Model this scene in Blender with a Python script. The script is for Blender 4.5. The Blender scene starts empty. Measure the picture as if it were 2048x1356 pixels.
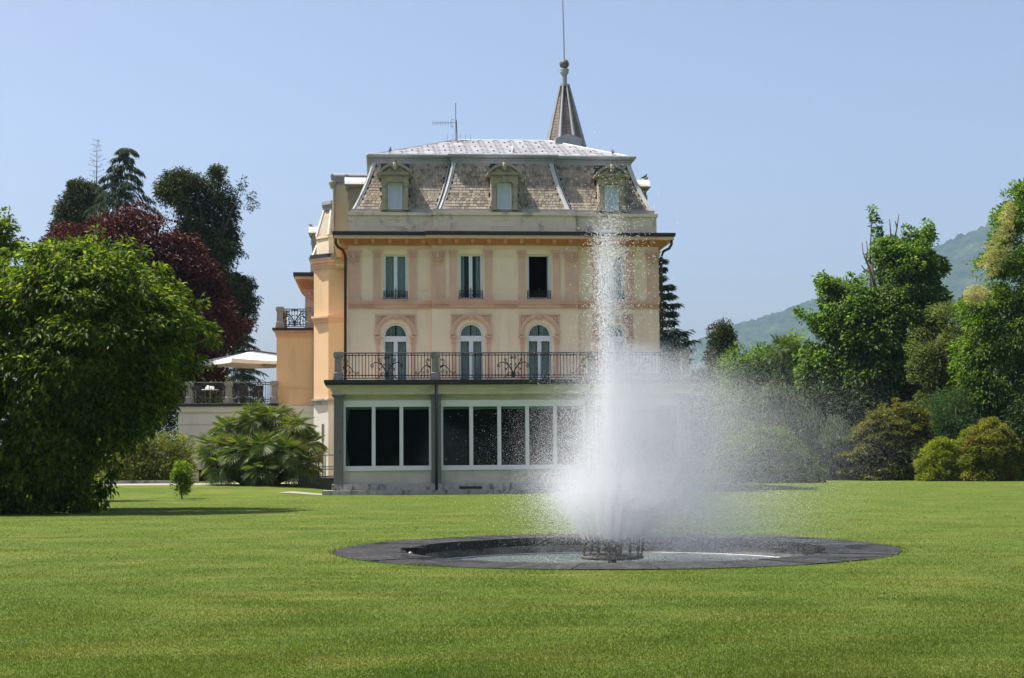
import bpy, math, random
import numpy as np
from mathutils import Vector, Matrix, Quaternion

random.seed(7)
RNG = np.random.default_rng(11)
PI = math.pi
R = math.radians
sc = bpy.context.scene
COL = sc.collection

# ------------------------------------------------------------------ camera
F = 3050.0                                  # focal length in photo pixels (2048 x 1356)
CAMZ = 1.65
HORIZON = 905.0
cam_d = bpy.data.cameras.new('camera')
cam = bpy.data.objects.new('camera', cam_d)
COL.objects.link(cam)
cam_d.sensor_width = 36.0
cam_d.lens = F / 2048 * 36.0
cam_d.clip_end = 15000
cam_d.clip_start = 0.5
pitch = math.atan((HORIZON - 678) / F)
CAMROT = Matrix.Rotation(PI / 2 + pitch, 3, 'X') @ Matrix.Rotation(R(-0.42), 3, 'Z')
cam.matrix_world = Matrix.Translation((0, 0, CAMZ)) @ CAMROT.to_4x4()
sc.camera = cam

# ------------------------------------------------------------------ sky and sun
SUN_EL, SUN_BACK = R(62), R(7)
SUN = Vector((-math.cos(SUN_EL) * math.cos(SUN_BACK), math.cos(SUN_EL) * math.sin(SUN_BACK), math.sin(SUN_EL)))
world = bpy.data.worlds.new('World')
sc.world = world
world.use_nodes = True
wn = world.node_tree
wn.nodes.clear()
wo = wn.nodes.new('ShaderNodeOutputWorld')
wb = wn.nodes.new('ShaderNodeBackground')
sky = wn.nodes.new('ShaderNodeTexSky')
sky.sky_type = 'NISHITA'
sky.sun_disc = False
sky.sun_elevation = SUN_EL
sky.sun_rotation = R(-90) + SUN_BACK
sky.altitude = 200
sky.air_density = 1.0
sky.dust_density = 4.0
sky.ozone_density = 3.0
wb.inputs['Strength'].default_value = 0.092
tint = wn.nodes.new('ShaderNodeMix'); tint.data_type = 'RGBA'; tint.blend_type = 'MULTIPLY'; tint.inputs[0].default_value = 1.0
tint.inputs[7].default_value = (1.0, 0.90, 0.885, 1)      # slightly warm camera white balance
wn.links.new(sky.outputs[0], tint.inputs[6])
wn.links.new(tint.outputs[2], wb.inputs[0])
wn.links.new(wb.outputs[0], wo.inputs[0])
sun_d = bpy.data.lights.new('sun', 'SUN')
sun_d.energy = 4.8
sun_d.angle = R(0.5)
sun_d.color = (1.0, 0.955, 0.88)
sun = bpy.data.objects.new('sun', sun_d)
COL.objects.link(sun)
sun.rotation_euler = SUN.to_track_quat('Z', 'Y').to_euler()
sc.view_settings.view_transform = 'Standard'
sc.view_settings.look = 'None'
sc.view_settings.exposure = 0.95
sc.view_settings.gamma = 1.0
sc.view_settings.use_curve_mapping = False
sc.render.engine = 'CYCLES'
sc.cycles.use_denoising = True
sc.cycles.max_bounces = 12
sc.cycles.diffuse_bounces = 8
sc.cycles.transmission_bounces = 10
sc.cycles.transparent_max_bounces = 16
sc.cycles.volume_bounces = 1

# ------------------------------------------------------------------ pixel -> place
CAM = Vector((0, 0, CAMZ))
def ray(px, py):
    return CAMROT @ Vector((px - 1024.0, 678.0 - py, -F))
def at_y(px, py, Y):
    d = ray(px, py); t = Y / d.y
    return CAM + d * t
def on_ground(px, py, z=0.0):
    d = ray(px, py); t = (z - CAMZ) / d.z
    return CAM + d * t
YAW = R(5.0)
B0 = on_ground(645, 991)
BR = Matrix.Rotation(YAW, 3, 'Z')
BRT = BR.transposed()
def FP(px, py, v):
    """photo pixel -> (u, w) on the plane v of the villa's own frame"""
    c = BRT @ (CAM - B0); d = BRT @ ray(px, py)
    t = (v - c.y) / d.y
    return c.x + d.x * t, c.z + d.z * t
def FU(px, v, py=600): return FP(px, py, v)[0]
def FW(py, v, px=800): return FP(px, py, v)[1]
def L2W(u, v, w): return B0 + BR @ Vector((u, v, w))

# ------------------------------------------------------------------ materials
def new_mat(name):
    m = bpy.data.materials.new(name); m.use_nodes = True
    nt = m.node_tree
    return m, nt, nt.nodes, nt.links, nt.nodes['Principled BSDF']
def ramp(nd, stops):
    r = nd.new('ShaderNodeValToRGB')
    el = r.color_ramp.elements
    while len(el) < len(stops): el.new(0.5)
    for e, (p, c) in zip(el, stops):
        e.position = p; e.color = (*c, 1) if len(c) == 3 else c
    return r
def noise(nd, lk, scale, detail=4, rough=0.55, coord=None, stretch=None):
    n = nd.new('ShaderNodeTexNoise')
    n.inputs['Scale'].default_value = scale; n.inputs['Detail'].default_value = detail
    n.inputs['Roughness'].default_value = rough
    tc = coord
    if stretch:
        mp = nd.new('ShaderNodeMapping'); mp.inputs['Scale'].default_value = stretch
        lk.new(coord, mp.inputs['Vector']); tc = mp.outputs[0]
    lk.new(tc, n.inputs['Vector'])
    return n
def mixc(nd, lk, fac, a, b, mode='MIX'):
    m = nd.new('ShaderNodeMix'); m.data_type = 'RGBA'; m.blend_type = mode
    for s, v in ((0, fac), (6, a), (7, b)):
        if hasattr(v, 'links'): lk.new(v, m.inputs[s])
        elif isinstance(v, (int, float)): m.inputs[s].default_value = v
        else: m.inputs[s].default_value = (*v, 1)
    return m.outputs[2]
def world_pos(nd):
    return nd.new('ShaderNodeNewGeometry').outputs['Position']
def plain(name, col, rough=0.7, var=0.12, scale=3.0, bump=0.0, bscale=40, metal=0.0, spec=0.4, dirt=None, dirt_scale=(1.2, 1.2, 0.25), dirt_amt=(0.55, 0.75)):
    m, nt, nd, lk, bs = new_mat(name)
    pos = world_pos(nd)
    n = noise(nd, lk, scale, 6, 0.6, pos)
    lo = tuple(c * (1 - var) for c in col); hi = tuple(min(1, c * (1 + var)) for c in col)
    rp = ramp(nd, [(0.3, lo), (0.7, hi)])
    lk.new(n.outputs[0], rp.inputs[0])
    out = rp.outputs[0]
    if dirt:
        dn = noise(nd, lk, 1.0, 7, 0.65, pos, dirt_scale)
        dr = ramp(nd, [(dirt_amt[0], (0, 0, 0)), (dirt_amt[1], (1, 1, 1))])
        lk.new(dn.outputs[0], dr.inputs[0])
        out = mixc(nd, lk, dr.outputs[0], out, dirt)
    lk.new(out, bs.inputs['Base Color'])
    bs.inputs['Roughness'].default_value = rough
    bs.inputs['Metallic'].default_value = metal
    bs.inputs['Specular IOR Level'].default_value = spec
    if bump:
        bn = noise(nd, lk, bscale, 4, 0.6, pos)
        b = nd.new('ShaderNodeBump'); b.inputs['Strength'].default_value = bump; b.inputs['Distance'].default_value = 0.02
        lk.new(bn.outputs[0], b.inputs['Height']); lk.new(b.outputs[0], bs.inputs['Normal'])
    return m
def rand01(nd, lk):
    """a random value for each loose piece, different in each object"""
    g = nd.new('ShaderNodeNewGeometry'); o = nd.new('ShaderNodeObjectInfo')
    a = nd.new('ShaderNodeMath'); a.operation = 'ADD'
    lk.new(g.outputs['Random Per Island'], a.inputs[0]); lk.new(o.outputs['Random'], a.inputs[1])
    f = nd.new('ShaderNodeMath'); f.operation = 'FRACT'; lk.new(a.outputs[0], f.inputs[0])
    return f.outputs[0]
def leaf_mat(name, stops, trans=0.35, rough=0.45, spec=0.35, patch=None, tcol=1.35):
    m, nt, nd, lk, bs = new_mat(name)
    r = rand01(nd, lk)
    rp = ramp(nd, stops); lk.new(r, rp.inputs[0])
    col = rp.outputs[0]
    pos = world_pos(nd)
    n = noise(nd, lk, 0.9, 3, 0.5, pos)
    nr = ramp(nd, [(0.35, (0.72, 0.78, 0.72)), (0.65, (1.2, 1.15, 1.0))])
    lk.new(n.outputs[0], nr.inputs[0])
    col = mixc(nd, lk, 1.0, col, nr.outputs[0], 'MULTIPLY')
    if patch:
        pc, lo, hi, s = patch
        pn = noise(nd, lk, s, 3, 0.5, pos)
        pr = ramp(nd, [(lo, (0, 0, 0)), (hi, (1, 1, 1))]); lk.new(pn.outputs[0], pr.inputs[0])
        col = mixc(nd, lk, pr.outputs[0], col, pc)
    lk.new(col, bs.inputs['Base Color'])
    bs.inputs['Roughness'].default_value = rough
    bs.inputs['Specular IOR Level'].default_value = spec
    tr = nd.new('ShaderNodeBsdfTranslucent')
    tc = mixc(nd, lk, 1.0, col, (tcol, tcol * 1.05, tcol * 0.55), 'MULTIPLY')
    lk.new(tc, tr.inputs[0])
    mx = nd.new('ShaderNodeMixShader'); mx.inputs[0].default_value = trans
    lk.new(bs.outputs[0], mx.inputs[1]); lk.new(tr.outputs[0], mx.inputs[2])
    lk.new(mx.outputs[0], nd['Material Output'].inputs['Surface'])
    return m

M = {}
M['cream'] = plain('cream_stucco', (0.84, 0.67, 0.475), 0.9, 0.06, 0.8, 0.15, 60, dirt=(0.66, 0.51, 0.35), dirt_scale=(2.0, 2.0, 0.22), dirt_amt=(0.52, 0.88), spec=0.2)
M['attic'] = plain('attic_stucco', (0.74, 0.60, 0.45), 0.9, 0.08, 1.2, 0.2, 40, dirt=(0.33, 0.30, 0.25), dirt_scale=(1.5, 1.5, 1.3), dirt_amt=(0.53, 0.68), spec=0.2)
M['wing'] = plain('peach_stucco', (0.68, 0.47, 0.28), 0.9, 0.06, 0.7, 0.15, 60, dirt=(0.47, 0.34, 0.2), dirt_amt=(0.55, 0.85), spec=0.2)
M['wingpale'] = plain('pale_peach_stucco', (0.63, 0.51, 0.33), 0.9, 0.05, 0.7, 0.1, 60, spec=0.2)
M['pink'] = plain('pink_terracotta', (0.68, 0.432, 0.315), 0.85, 0.08, 2.0, 0.15, 50, dirt=(0.52, 0.31, 0.21), dirt_amt=(0.52, 0.8), spec=0.2)
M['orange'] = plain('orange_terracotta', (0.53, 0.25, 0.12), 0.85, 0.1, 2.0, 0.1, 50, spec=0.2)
M['orangepink'] = plain('orange_pink_terracotta', (0.62, 0.31, 0.17), 0.85, 0.1, 2.0, spec=0.2)
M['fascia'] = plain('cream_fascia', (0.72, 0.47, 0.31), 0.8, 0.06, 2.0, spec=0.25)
M['gutter'] = plain('dark_gutter', (0.022, 0.022, 0.025), 0.5, 0.2, 4.0)
M['pipe'] = plain('brown_black_pipe', (0.03, 0.022, 0.02), 0.5, 0.2, 4.0)
M['white'] = plain('white_frame', (0.72, 0.74, 0.75), 0.5, 0.03, 2.0, spec=0.4)
M['lead'] = plain('lead_sheet', (0.30, 0.305, 0.32), 0.55, 0.14, 2.5, 0.1, 12, metal=0.0, dirt=(0.22, 0.24, 0.24), dirt_scale=(3, 3, 0.6), dirt_amt=(0.5, 0.8))
M['leadlight'] = plain('pale_lead_flashing', (0.50, 0.49, 0.475), 0.6, 0.12, 3.0, 0.1, 12, dirt=(0.34, 0.34, 0.33), dirt_scale=(3, 3, 1), dirt_amt=(0.5, 0.8))
M['dormer'] = plain('weathered_dormer_stone', (0.37, 0.32, 0.245), 0.9, 0.12, 4.0, 0.3, 40, dirt=(0.16, 0.145, 0.11), dirt_scale=(3, 3, 2), dirt_amt=(0.5, 0.8), spec=0.2)
M['shutter'] = plain('pale_blue_shutter', (0.54, 0.58, 0.66), 0.6, 0.05, 3.0)
M['copper'] = plain('green_copper', (0.10, 0.125, 0.11), 0.6, 0.2, 4.0, dirt=(0.06, 0.07, 0.06), dirt_amt=(0.5, 0.7))
M['granite'] = plain('speckled_granite', (0.16, 0.15, 0.145), 0.75, 0.6, 45.0, 0.2, 70)
M['postgranite'] = plain('grey_granite_post', (0.27, 0.25, 0.235), 0.85, 0.3, 25.0, 0.3, 60, dirt=(0.11, 0.105, 0.09), dirt_scale=(4, 4, 1.5), dirt_amt=(0.5, 0.75))
M['plinth'] = plain('stained_plinth_stone', (0.42, 0.385, 0.34), 0.85, 0.15, 6.0, 0.3, 40, dirt=(0.09, 0.085, 0.075), dirt_scale=(3.5, 3.5, 1.2), dirt_amt=(0.5, 0.66))
M['render'] = plain('grey_render', (0.56, 0.50, 0.43), 0.9, 0.08, 1.5, 0.2, 60, dirt=(0.3, 0.29, 0.24), dirt_amt=(0.5, 0.8), spec=0.2)
M['band'] = plain('pale_olive_band', (0.52, 0.48, 0.36), 0.85, 0.07, 1.5, dirt=(0.36, 0.36, 0.2), dirt_scale=(0.8, 0.8, 2.0), dirt_amt=(0.52, 0.8), spec=0.2)
M['cornice2'] = plain('grey_green_cornice', (0.58, 0.51, 0.44), 0.85, 0.08, 1.5, dirt=(0.32, 0.30, 0.20), dirt_scale=(0.8, 0.8, 3.0), dirt_amt=(0.5, 0.8), spec=0.2)
M['winframe'] = plain('pale_grey_window_frame', (0.74, 0.71, 0.73), 0.5, 0.03, 2.0)
M['iron'] = plain('wrought_iron', (0.018, 0.018, 0.02), 0.45, 0.2, 8.0, spec=0.5)
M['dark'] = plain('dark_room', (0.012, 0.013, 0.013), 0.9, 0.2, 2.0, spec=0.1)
M['blind'] = plain('mint_blind', (0.35, 0.50, 0.42), 0.8, 0.05, 2.0)
M['wingwhite'] = plain('white_stucco', (0.62, 0.58, 0.52), 0.9, 0.05, 1.0, 0.15, 50, dirt=(0.48, 0.44, 0.38), dirt_amt=(0.52, 0.85), spec=0.2)
M['umbrella'] = plain('cream_canvas', (0.82, 0.79, 0.74), 0.85, 0.03, 1.0, spec=0.2)
M['chair'] = plain('dark_wicker', (0.05, 0.045, 0.04), 0.8, 0.2, 20.0)
M['steel'] = plain('galvanised_steel', (0.22, 0.22, 0.23), 0.5, 0.1, 5.0, metal=0.4)
M['stonewall'] = plain('low_wall_stone', (0.22, 0.17, 0.14), 0.9, 0.3, 5.0, 0.4, 20)
M['gravel'] = plain('pale_gravel', (0.30, 0.265, 0.24), 0.95, 0.2, 30.0, 0.4, 60, spec=0.2)
M['bark'] = plain('tree_bark', (0.085, 0.065, 0.05), 0.95, 0.35, 9.0, 0.6, 18, spec=0.2)
M['twig'] = plain('bare_twig', (0.16, 0.13, 0.11), 0.9, 0.2, 9.0, spec=0.2)
M['bird'] = plain('dark_feathers', (0.045, 0.045, 0.055), 0.6, 0.3, 30.0)
M['bronze'] = plain('corroded_bronze', (0.13, 0.12, 0.10), 0.55, 0.4, 30.0, 0.4, 60, dirt=(0.24, 0.19, 0.09), dirt_scale=(6, 6, 6), dirt_amt=(0.55, 0.7))
M['bluecloth'] = plain('white_cloth', (0.8, 0.8, 0.8), 0.8, 0.05)
M['basinwall'] = plain('basin_wall_stone', (0.20, 0.185, 0.155), 0.7, 0.25, 4.0, 0.4, 25, dirt=(0.05, 0.05, 0.045), dirt_scale=(2, 2, 2.5), dirt_amt=(0.45, 0.62))

def shingle_mat():
    m, nt, nd, lk, bs = new_mat('wood_shingle')
    r = rand01(nd, lk)
    rp = ramp(nd, [(0.0, (0.18, 0.15, 0.118)), (0.35, (0.31, 0.26, 0.20)), (0.7, (0.40, 0.335, 0.26)), (1.0, (0.28, 0.245, 0.205))])
    lk.new(r, rp.inputs[0])
    pos = world_pos(nd)
    dn = noise(nd, lk, 1.0, 6, 0.65, pos, (1.6, 1.6, 1.1))
    dr = ramp(nd, [(0.50, (0, 0, 0)), (0.72, (.8, .8, .8))]); lk.new(dn.outputs[0], dr.inputs[0])
    c = mixc(nd, lk, dr.outputs[0], rp.outputs[0], (0.10, 0.085, 0.07))
    lk.new(c, bs.inputs['Base Color']); bs.inputs['Roughness'].default_value = 0.9
    bs.inputs['Specular IOR Level'].default_value = 0.2
    return m
M['shingle'] = shingle_mat()
M['spireshingle'] = plain('weathered_spire_shingle', (0.20, 0.17, 0.135), 0.9, 0.35, 9.0, dirt=(0.10, 0.09, 0.075), dirt_scale=(3, 3, 1), dirt_amt=(0.45, 0.65), spec=0.2)
M['roofdark'] = plain('shingle_gap_shade', (0.06, 0.05, 0.042), 0.95, 0.3, 3.0)  # base under the shingles, coloured dark to paint shade into their gaps
def slate_mat():
    m, nt, nd, lk, bs = new_mat('pale_roof_slate')
    r = rand01(nd, lk)
    rp = ramp(nd, [(0, (0.24, 0.235, 0.25)), (1, (0.34, 0.335, 0.35))]); lk.new(r, rp.inputs[0])
    pos = world_pos(nd); n = noise(nd, lk, 3.5, 5, 0.6, pos)
    nr = ramp(nd, [(0.35, (0.86, 0.86, 0.86)), (0.6, (1, 1, 1))]); lk.new(n.outputs[0], nr.inputs[0])
    lk.new(mixc(nd, lk, 1.0, rp.outputs[0], nr.outputs[0], 'MULTIPLY'), bs.inputs['Base Color'])
    bs.inputs['Roughness'].default_value = 0.6
    return m
M['slate'] = slate_mat()
def glass_mat(name, tint, gloss=0.0):
    m, nt, nd, lk, bs = new_mat(name)
    nd.remove(bs)
    g = nd.new('ShaderNodeBsdfGlossy'); g.inputs['Roughness'].default_value = 0.02
    t = nd.new('ShaderNodeBsdfTransparent'); t.inputs[0].default_value = (*tint, 1)
    f = nd.new('ShaderNodeFresnel'); f.inputs[0].default_value = 1.27
    mx = nd.new('ShaderNodeMixShader')
    lk.new(f.outputs[0], mx.inputs[0]); lk.new(t.outputs[0], mx.inputs[1]); lk.new(g.outputs[0], mx.inputs[2])
    lk.new(mx.outputs[0], nd['Material Output'].inputs['Surface'])
    return m
M['glass'] = glass_mat('window_glass', (0.90, 0.95, 0.94))
M['darkglass'] = glass_mat('tinted_glass', (0.72, 0.84, 0.78))
def curtain_mat():
    m, nt, nd, lk, bs = new_mat('curtain_cloth')
    d = nd.new('ShaderNodeBsdfDiffuse'); d.inputs[0].default_value = (0.42, 0.45, 0.43, 1)
    lk.new(d.outputs[0], nd['Material Output'].inputs['Surface'])
    return m
M['curtain'] = curtain_mat()
def wet_stone():
    m, nt, nd, lk, bs = new_mat('wet_apron_stone')
    pos = world_pos(nd)
    r = rand01(nd, lk)
    rp = ramp(nd, [(0, (0.022, 0.0215, 0.021)), (1, (0.046, 0.044, 0.042))]); lk.new(r, rp.inputs[0])
    n = noise(nd, lk, 5.0, 6, 0.65, pos)
    nr = ramp(nd, [(0.3, (0.55, 0.55, 0.55)), (0.7, (1.5, 1.45, 1.4))]); lk.new(n.outputs[0], nr.inputs[0])
    lk.new(mixc(nd, lk, 1.0, rp.outputs[0], nr.outputs[0], 'MULTIPLY'), bs.inputs['Base Color'])
    w = noise(nd, lk, 1.3, 4, 0.6, pos)
    wr = ramp(nd, [(0.44, (0.06, 0.06, 0.06)), (0.56, (0.65, 0.65, 0.65))]); lk.new(w.outputs[0], wr.inputs[0])
    lk.new(wr.outputs[0], bs.inputs['Roughness']); bs.inputs['Specular IOR Level'].default_value = 0.22
    bn = noise(nd, lk, 9.0, 4, 0.6, pos, (1, 3.5, 1))
    b = nd.new('ShaderNodeBump'); b.inputs['Strength'].default_value = 0.9; b.inputs['Distance'].default_value = 0.04
    lk.new(bn.outputs[0], b.inputs['Height']); lk.new(b.outputs[0], bs.inputs['Normal'])
    return m
M['wet'] = wet_stone()
def water_mat():
    m, nt, nd, lk, bs = new_mat('pool_water')
    pos = world_pos(nd)
    n = noise(nd, lk, 1.2, 4, 0.6, pos)
    rp = ramp(nd, [(0.3, (0.085, 0.105, 0.092)), (0.7, (0.14, 0.165, 0.15))]); lk.new(n.outputs[0], rp.inputs[0])
    lk.new(rp.outputs[0], bs.inputs['Base Color'])
    bs.inputs['Roughness'].default_value = 0.18
    bs.inputs['IOR'].default_value = 1.33
    bn = noise(nd, lk, 7.0, 6, 0.7, pos)
    b = nd.new('ShaderNodeBump'); b.inputs['Strength'].default_value = 1.0; b.inputs['Distance'].default_value = 0.06
    lk.new(bn.outputs[0], b.inputs['Height']); lk.new(b.outputs[0], bs.inputs['Normal'])
    return m
M['water'] = water_mat()
def lawn_col(nd, lk):
    pos = world_pos(nd)
    a = noise(nd, lk, 1.0, 5, 0.6, pos, (0.45, 0.75, 1))
    r = ramp(nd, [(0.28, (0.068, 0.116, 0.017)), (0.50, (0.100, 0.142, 0.023)), (0.70, (0.148, 0.162, 0.037))]); lk.new(a.outputs[0], r.inputs[0])
    b = noise(nd, lk, 1.0, 4, 0.65, pos, (0.16, 2.4, 1))
    rb = ramp(nd, [(0.3, (0.80, 0.83, 0.78)), (0.7, (1.2, 1.16, 1.2))]); lk.new(b.outputs[0], rb.inputs[0])
    return mixc(nd, lk, 1.0, r.outputs[0], rb.outputs[0], 'MULTIPLY'), pos
def lawn_mat():
    m, nt, nd, lk, bs = new_mat('lawn_soil_and_grass')
    c, pos = lawn_col(nd, lk)
    f = noise(nd, lk, 45, 4, 0.7, pos)
    fr = ramp(nd, [(0.3, (0.7, 0.74, 0.7)), (0.7, (1.1, 1.08, 1.0))]); lk.new(f.outputs[0], fr.inputs[0])
    lk.new(mixc(nd, lk, 1.0, c, fr.outputs[0], 'MULTIPLY'), bs.inputs['Base Color'])
    bs.inputs['Roughness'].default_value = 0.9; bs.inputs['Specular IOR Level'].default_value = 0.1
    bn = noise(nd, lk, 30, 4, 0.7, pos)
    b = nd.new('ShaderNodeBump'); b.inputs['Strength'].default_value = 0.7; b.inputs['Distance'].default_value = 0.04
    lk.new(bn.outputs[0], b.inputs['Height']); lk.new(b.outputs[0], bs.inputs['Normal'])
    return m
M['lawn'] = lawn_mat()
def grass_mat():
    m, nt, nd, lk, bs = new_mat('grass_blade')
    c, pos = lawn_col(nd, lk)
    r = rand01(nd, lk)
    rr = ramp(nd, [(0, (0.80, 0.86, 0.8)), (0.55, (1.0, 1.0, 1.0)), (0.93, (1.15, 1.1, 1.05)), (1.0, (1.6, 1.35, 1.5))]); lk.new(r, rr.inputs[0])
    c = mixc(nd, lk, 1.0, c, rr.outputs[0], 'MULTIPLY')
    lk.new(c, bs.inputs['Base Color'])
    bs.inputs['Roughness'].default_value = 0.5; bs.inputs['Specular IOR Level'].default_value = 0.25
    tr = nd.new('ShaderNodeBsdfTranslucent')
    lk.new(mixc(nd, lk, 1.0, c, (1.5, 1.5, 0.8), 'MULTIPLY'), tr.inputs[0])
    mx = nd.new('ShaderNodeMixShader'); mx.inputs[0].default_value = 0.4
    lk.new(bs.outputs[0], mx.inputs[1]); lk.new(tr.outputs[0], mx.inputs[2])
    lk.new(mx.outputs[0], nd['Material Output'].inputs['Surface'])
    return m
M['grass'] = grass_mat()
def hill_mat():
    m, nt, nd, lk, bs = new_mat('wooded_hillside')
    pos = world_pos(nd)
    n = noise(nd, lk, 0.018, 8, 0.75, pos)
    r = ramp(nd, [(0.30, (0.005, 0.012, 0.006)), (0.48, (0.018, 0.032, 0.012)), (0.62, (0.044, 0.060, 0.020)), (0.74, (0.10, 0.10, 0.05))]); lk.new(n.outputs[0], r.inputs[0])
    lk.new(r.outputs[0], bs.inputs['Base Color']); bs.inputs['Roughness'].default_value = 1.0
    bs.inputs['Specular IOR Level'].default_value = 0.0
    return m
M['hill'] = hill_mat()
def drop_mat():
    m, nt, nd, lk, bs = new_mat('water_droplet')
    nd.remove(bs)
    d = nd.new('ShaderNodeBsdfDiffuse'); d.inputs[0].default_value = (0.82, 0.83, 0.85, 1)
    t = nd.new('ShaderNodeBsdfTranslucent'); t.inputs[0].default_value = (0.82, 0.83, 0.85, 1)
    mx = nd.new('ShaderNodeMixShader'); mx.inputs[0].default_value = 0.6
    lk.new(d.outputs[0], mx.inputs[1]); lk.new(t.outputs[0], mx.inputs[2])
    lk.new(mx.outputs[0], nd['Material Output'].inputs['Surface'])
    return m
M['drop'] = drop_mat()

# ------------------------------------------------------------------ mesh helpers
class MB:
    def __init__(s): s.v = []; s.f = []
    def add(s, vs, fs):
        o = len(s.v); s.v += [tuple(p) for p in vs]; s.f += [tuple(o + i for i in f) for f in fs]; return s
    def box(s, x0, x1, y0, y1, z0, z1):
        if x0 > x1: x0, x1 = x1, x0
        if y0 > y1: y0, y1 = y1, y0
        if z0 > z1: z0, z1 = z1, z0
        return s.add([(x0,y0,z0),(x1,y0,z0),(x1,y1,z0),(x0,y1,z0),(x0,y0,z1),(x1,y0,z1),(x1,y1,z1),(x0,y1,z1)],
                     [(0,3,2,1),(4,5,6,7),(0,1,5,4),(1,2,6,5),(2,3,7,6),(3,0,4,7)])
    def hexa(s, b, t):
        """bottom 4 + top 4 points, both counter-clockwise from above"""
        return s.add(list(b) + list(t), [(0,3,2,1),(4,5,6,7),(0,1,5,4),(1,2,6,5),(2,3,7,6),(3,0,4,7)])
    def prism(s, poly, y0, y1):
        """polygon in (x, z), extruded along y"""
        n = len(poly)
        vs = [(x, y0, z) for x, z in poly] + [(x, y1, z) for x, z in poly]
        fs = [tuple(range(n)), tuple(range(2*n-1, n-1, -1))]
        fs += [(i, i+n, (i+1) % n + n, (i+1) % n) for i in range(n)]
        return s.add(vs, fs)
    def vprism(s, poly, z0, z1):
        n = len(poly)
        vs = [(x, y, z0) for x, y in poly] + [(x, y, z1) for x, y in poly]
        fs = [tuple(range(n-1, -1, -1)), tuple(range(n, 2*n))]
        fs += [(i, (i+1) % n, (i+1) % n + n, i+n) for i in range(n)]
        return s.add(vs, fs)
    def tube(s, pts, r, n=6, close=False):
        pts = [Vector(p) for p in pts]; rs = r if isinstance(r, (list, tuple)) else [r] * len(pts)
        N = len(pts); vs = []; fs = []
        up = Vector((0.13, 0.21, 0.97)).normalized()
        for i, p in enumerate(pts):
            a = pts[max(0, i-1)] if not close else pts[i-1]
            b = pts[min(N-1, i+1)] if not close else pts[(i+1) % N]
            d = (b - a).normalized() if (b - a).length > 1e-9 else Vector((0, 0, 1))
            e = up if abs(d.dot(up)) < 0.95 else Vector((1, 0, 0))
            x = d.cross(e).normalized(); y = d.cross(x)
            for k in range(n):
                t = 2 * PI * k / n
                vs.append(p + (x * math.cos(t) + y * math.sin(t)) * rs[i])
        for i in range(N if close else N-1):
            j = (i+1) % N
            for k in range(n):
                fs.append((i*n+k, i*n+(k+1) % n, j*n+(k+1) % n, j*n+k))
        if not close:
            fs.append(tuple(range(n-1, -1, -1))); fs.append(tuple(range((N-1)*n, N*n)))
        return s.add(vs, fs)
    def lathe(s, prof, n=16, c=(0, 0, 0), ph=0.0):
        vs = []; fs = []; m = len(prof)
        for r, z in prof:
            for k in range(n):
                t = 2*PI*k/n + ph
                vs.append((c[0] + r*math.cos(t), c[1] + r*math.sin(t), c[2] + z))
        for i in range(m-1):
            for k in range(n):
                fs.append((i*n+k, i*n+(k+1) % n, (i+1)*n+(k+1) % n, (i+1)*n+k))
        fs.append(tuple(range(n-1, -1, -1))); fs.append(tuple(range((m-1)*n, m*n)))
        return s.add(vs, fs)
    def mesh(s, name, mat, smooth=False):
        me = bpy.data.meshes.new(name); me.from_pydata(s.v, [], s.f); me.update()
        if mat: me.materials.append(M[mat] if isinstance(mat, str) else mat)
        if smooth:
            me.polygons.foreach_set('use_smooth', [True] * len(me.polygons))
        return me
    def build(s, name, mat, parent=None, smooth=False):
        return link(name, s.mesh(name, mat, smooth), parent)
def link(name, data, parent=None, loc=None, rz=None, scale=None):
    o = bpy.data.objects.new(name, data); COL.objects.link(o)
    if parent is not None: o.parent = parent
    if loc is not None: o.location = loc
    if rz is not None: o.rotation_euler = (0, 0, rz)
    if scale is not None: o.scale = scale
    return o
def tag(o, label=None, cat=None, group=None, kind=None):
    if label: o['label'] = label
    if cat: o['category'] = cat
    if group: o['group'] = group
    if kind: o['kind'] = kind
    return o
def thing(name, label, cat, loc=(0, 0, 0), rz=0.0, group=None):
    o = link(name, None, None, loc, rz); o.empty_display_size = 0.2
    return tag(o, label, cat, group)
def stuff(o): o['kind'] = 'stuff'; return o
def mesh_np(name, verts, faces, mat, parent=None, smooth=False):
    """verts (n,3), faces (m,k) numpy"""
    me = bpy.data.meshes.new(name)
    nv, nf, k = len(verts), len(faces), faces.shape[1]
    me.vertices.add(nv); me.vertices.foreach_set('co', np.ascontiguousarray(verts, np.float32).ravel())
    me.loops.add(nf * k); me.loops.foreach_set('vertex_index', np.ascontiguousarray(faces, np.int32).ravel())
    me.polygons.add(nf); me.polygons.foreach_set('loop_start', np.arange(nf, dtype=np.int32) * k)
    me.polygons.foreach_set('loop_total', np.full(nf, k, np.int32))
    if smooth: me.polygons.foreach_set('use_smooth', np.ones(nf, bool))
    me.update(calc_edges=True)
    me.materials.append(M[mat] if isinstance(mat, str) else mat)
    return link(name, me, parent)


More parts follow.
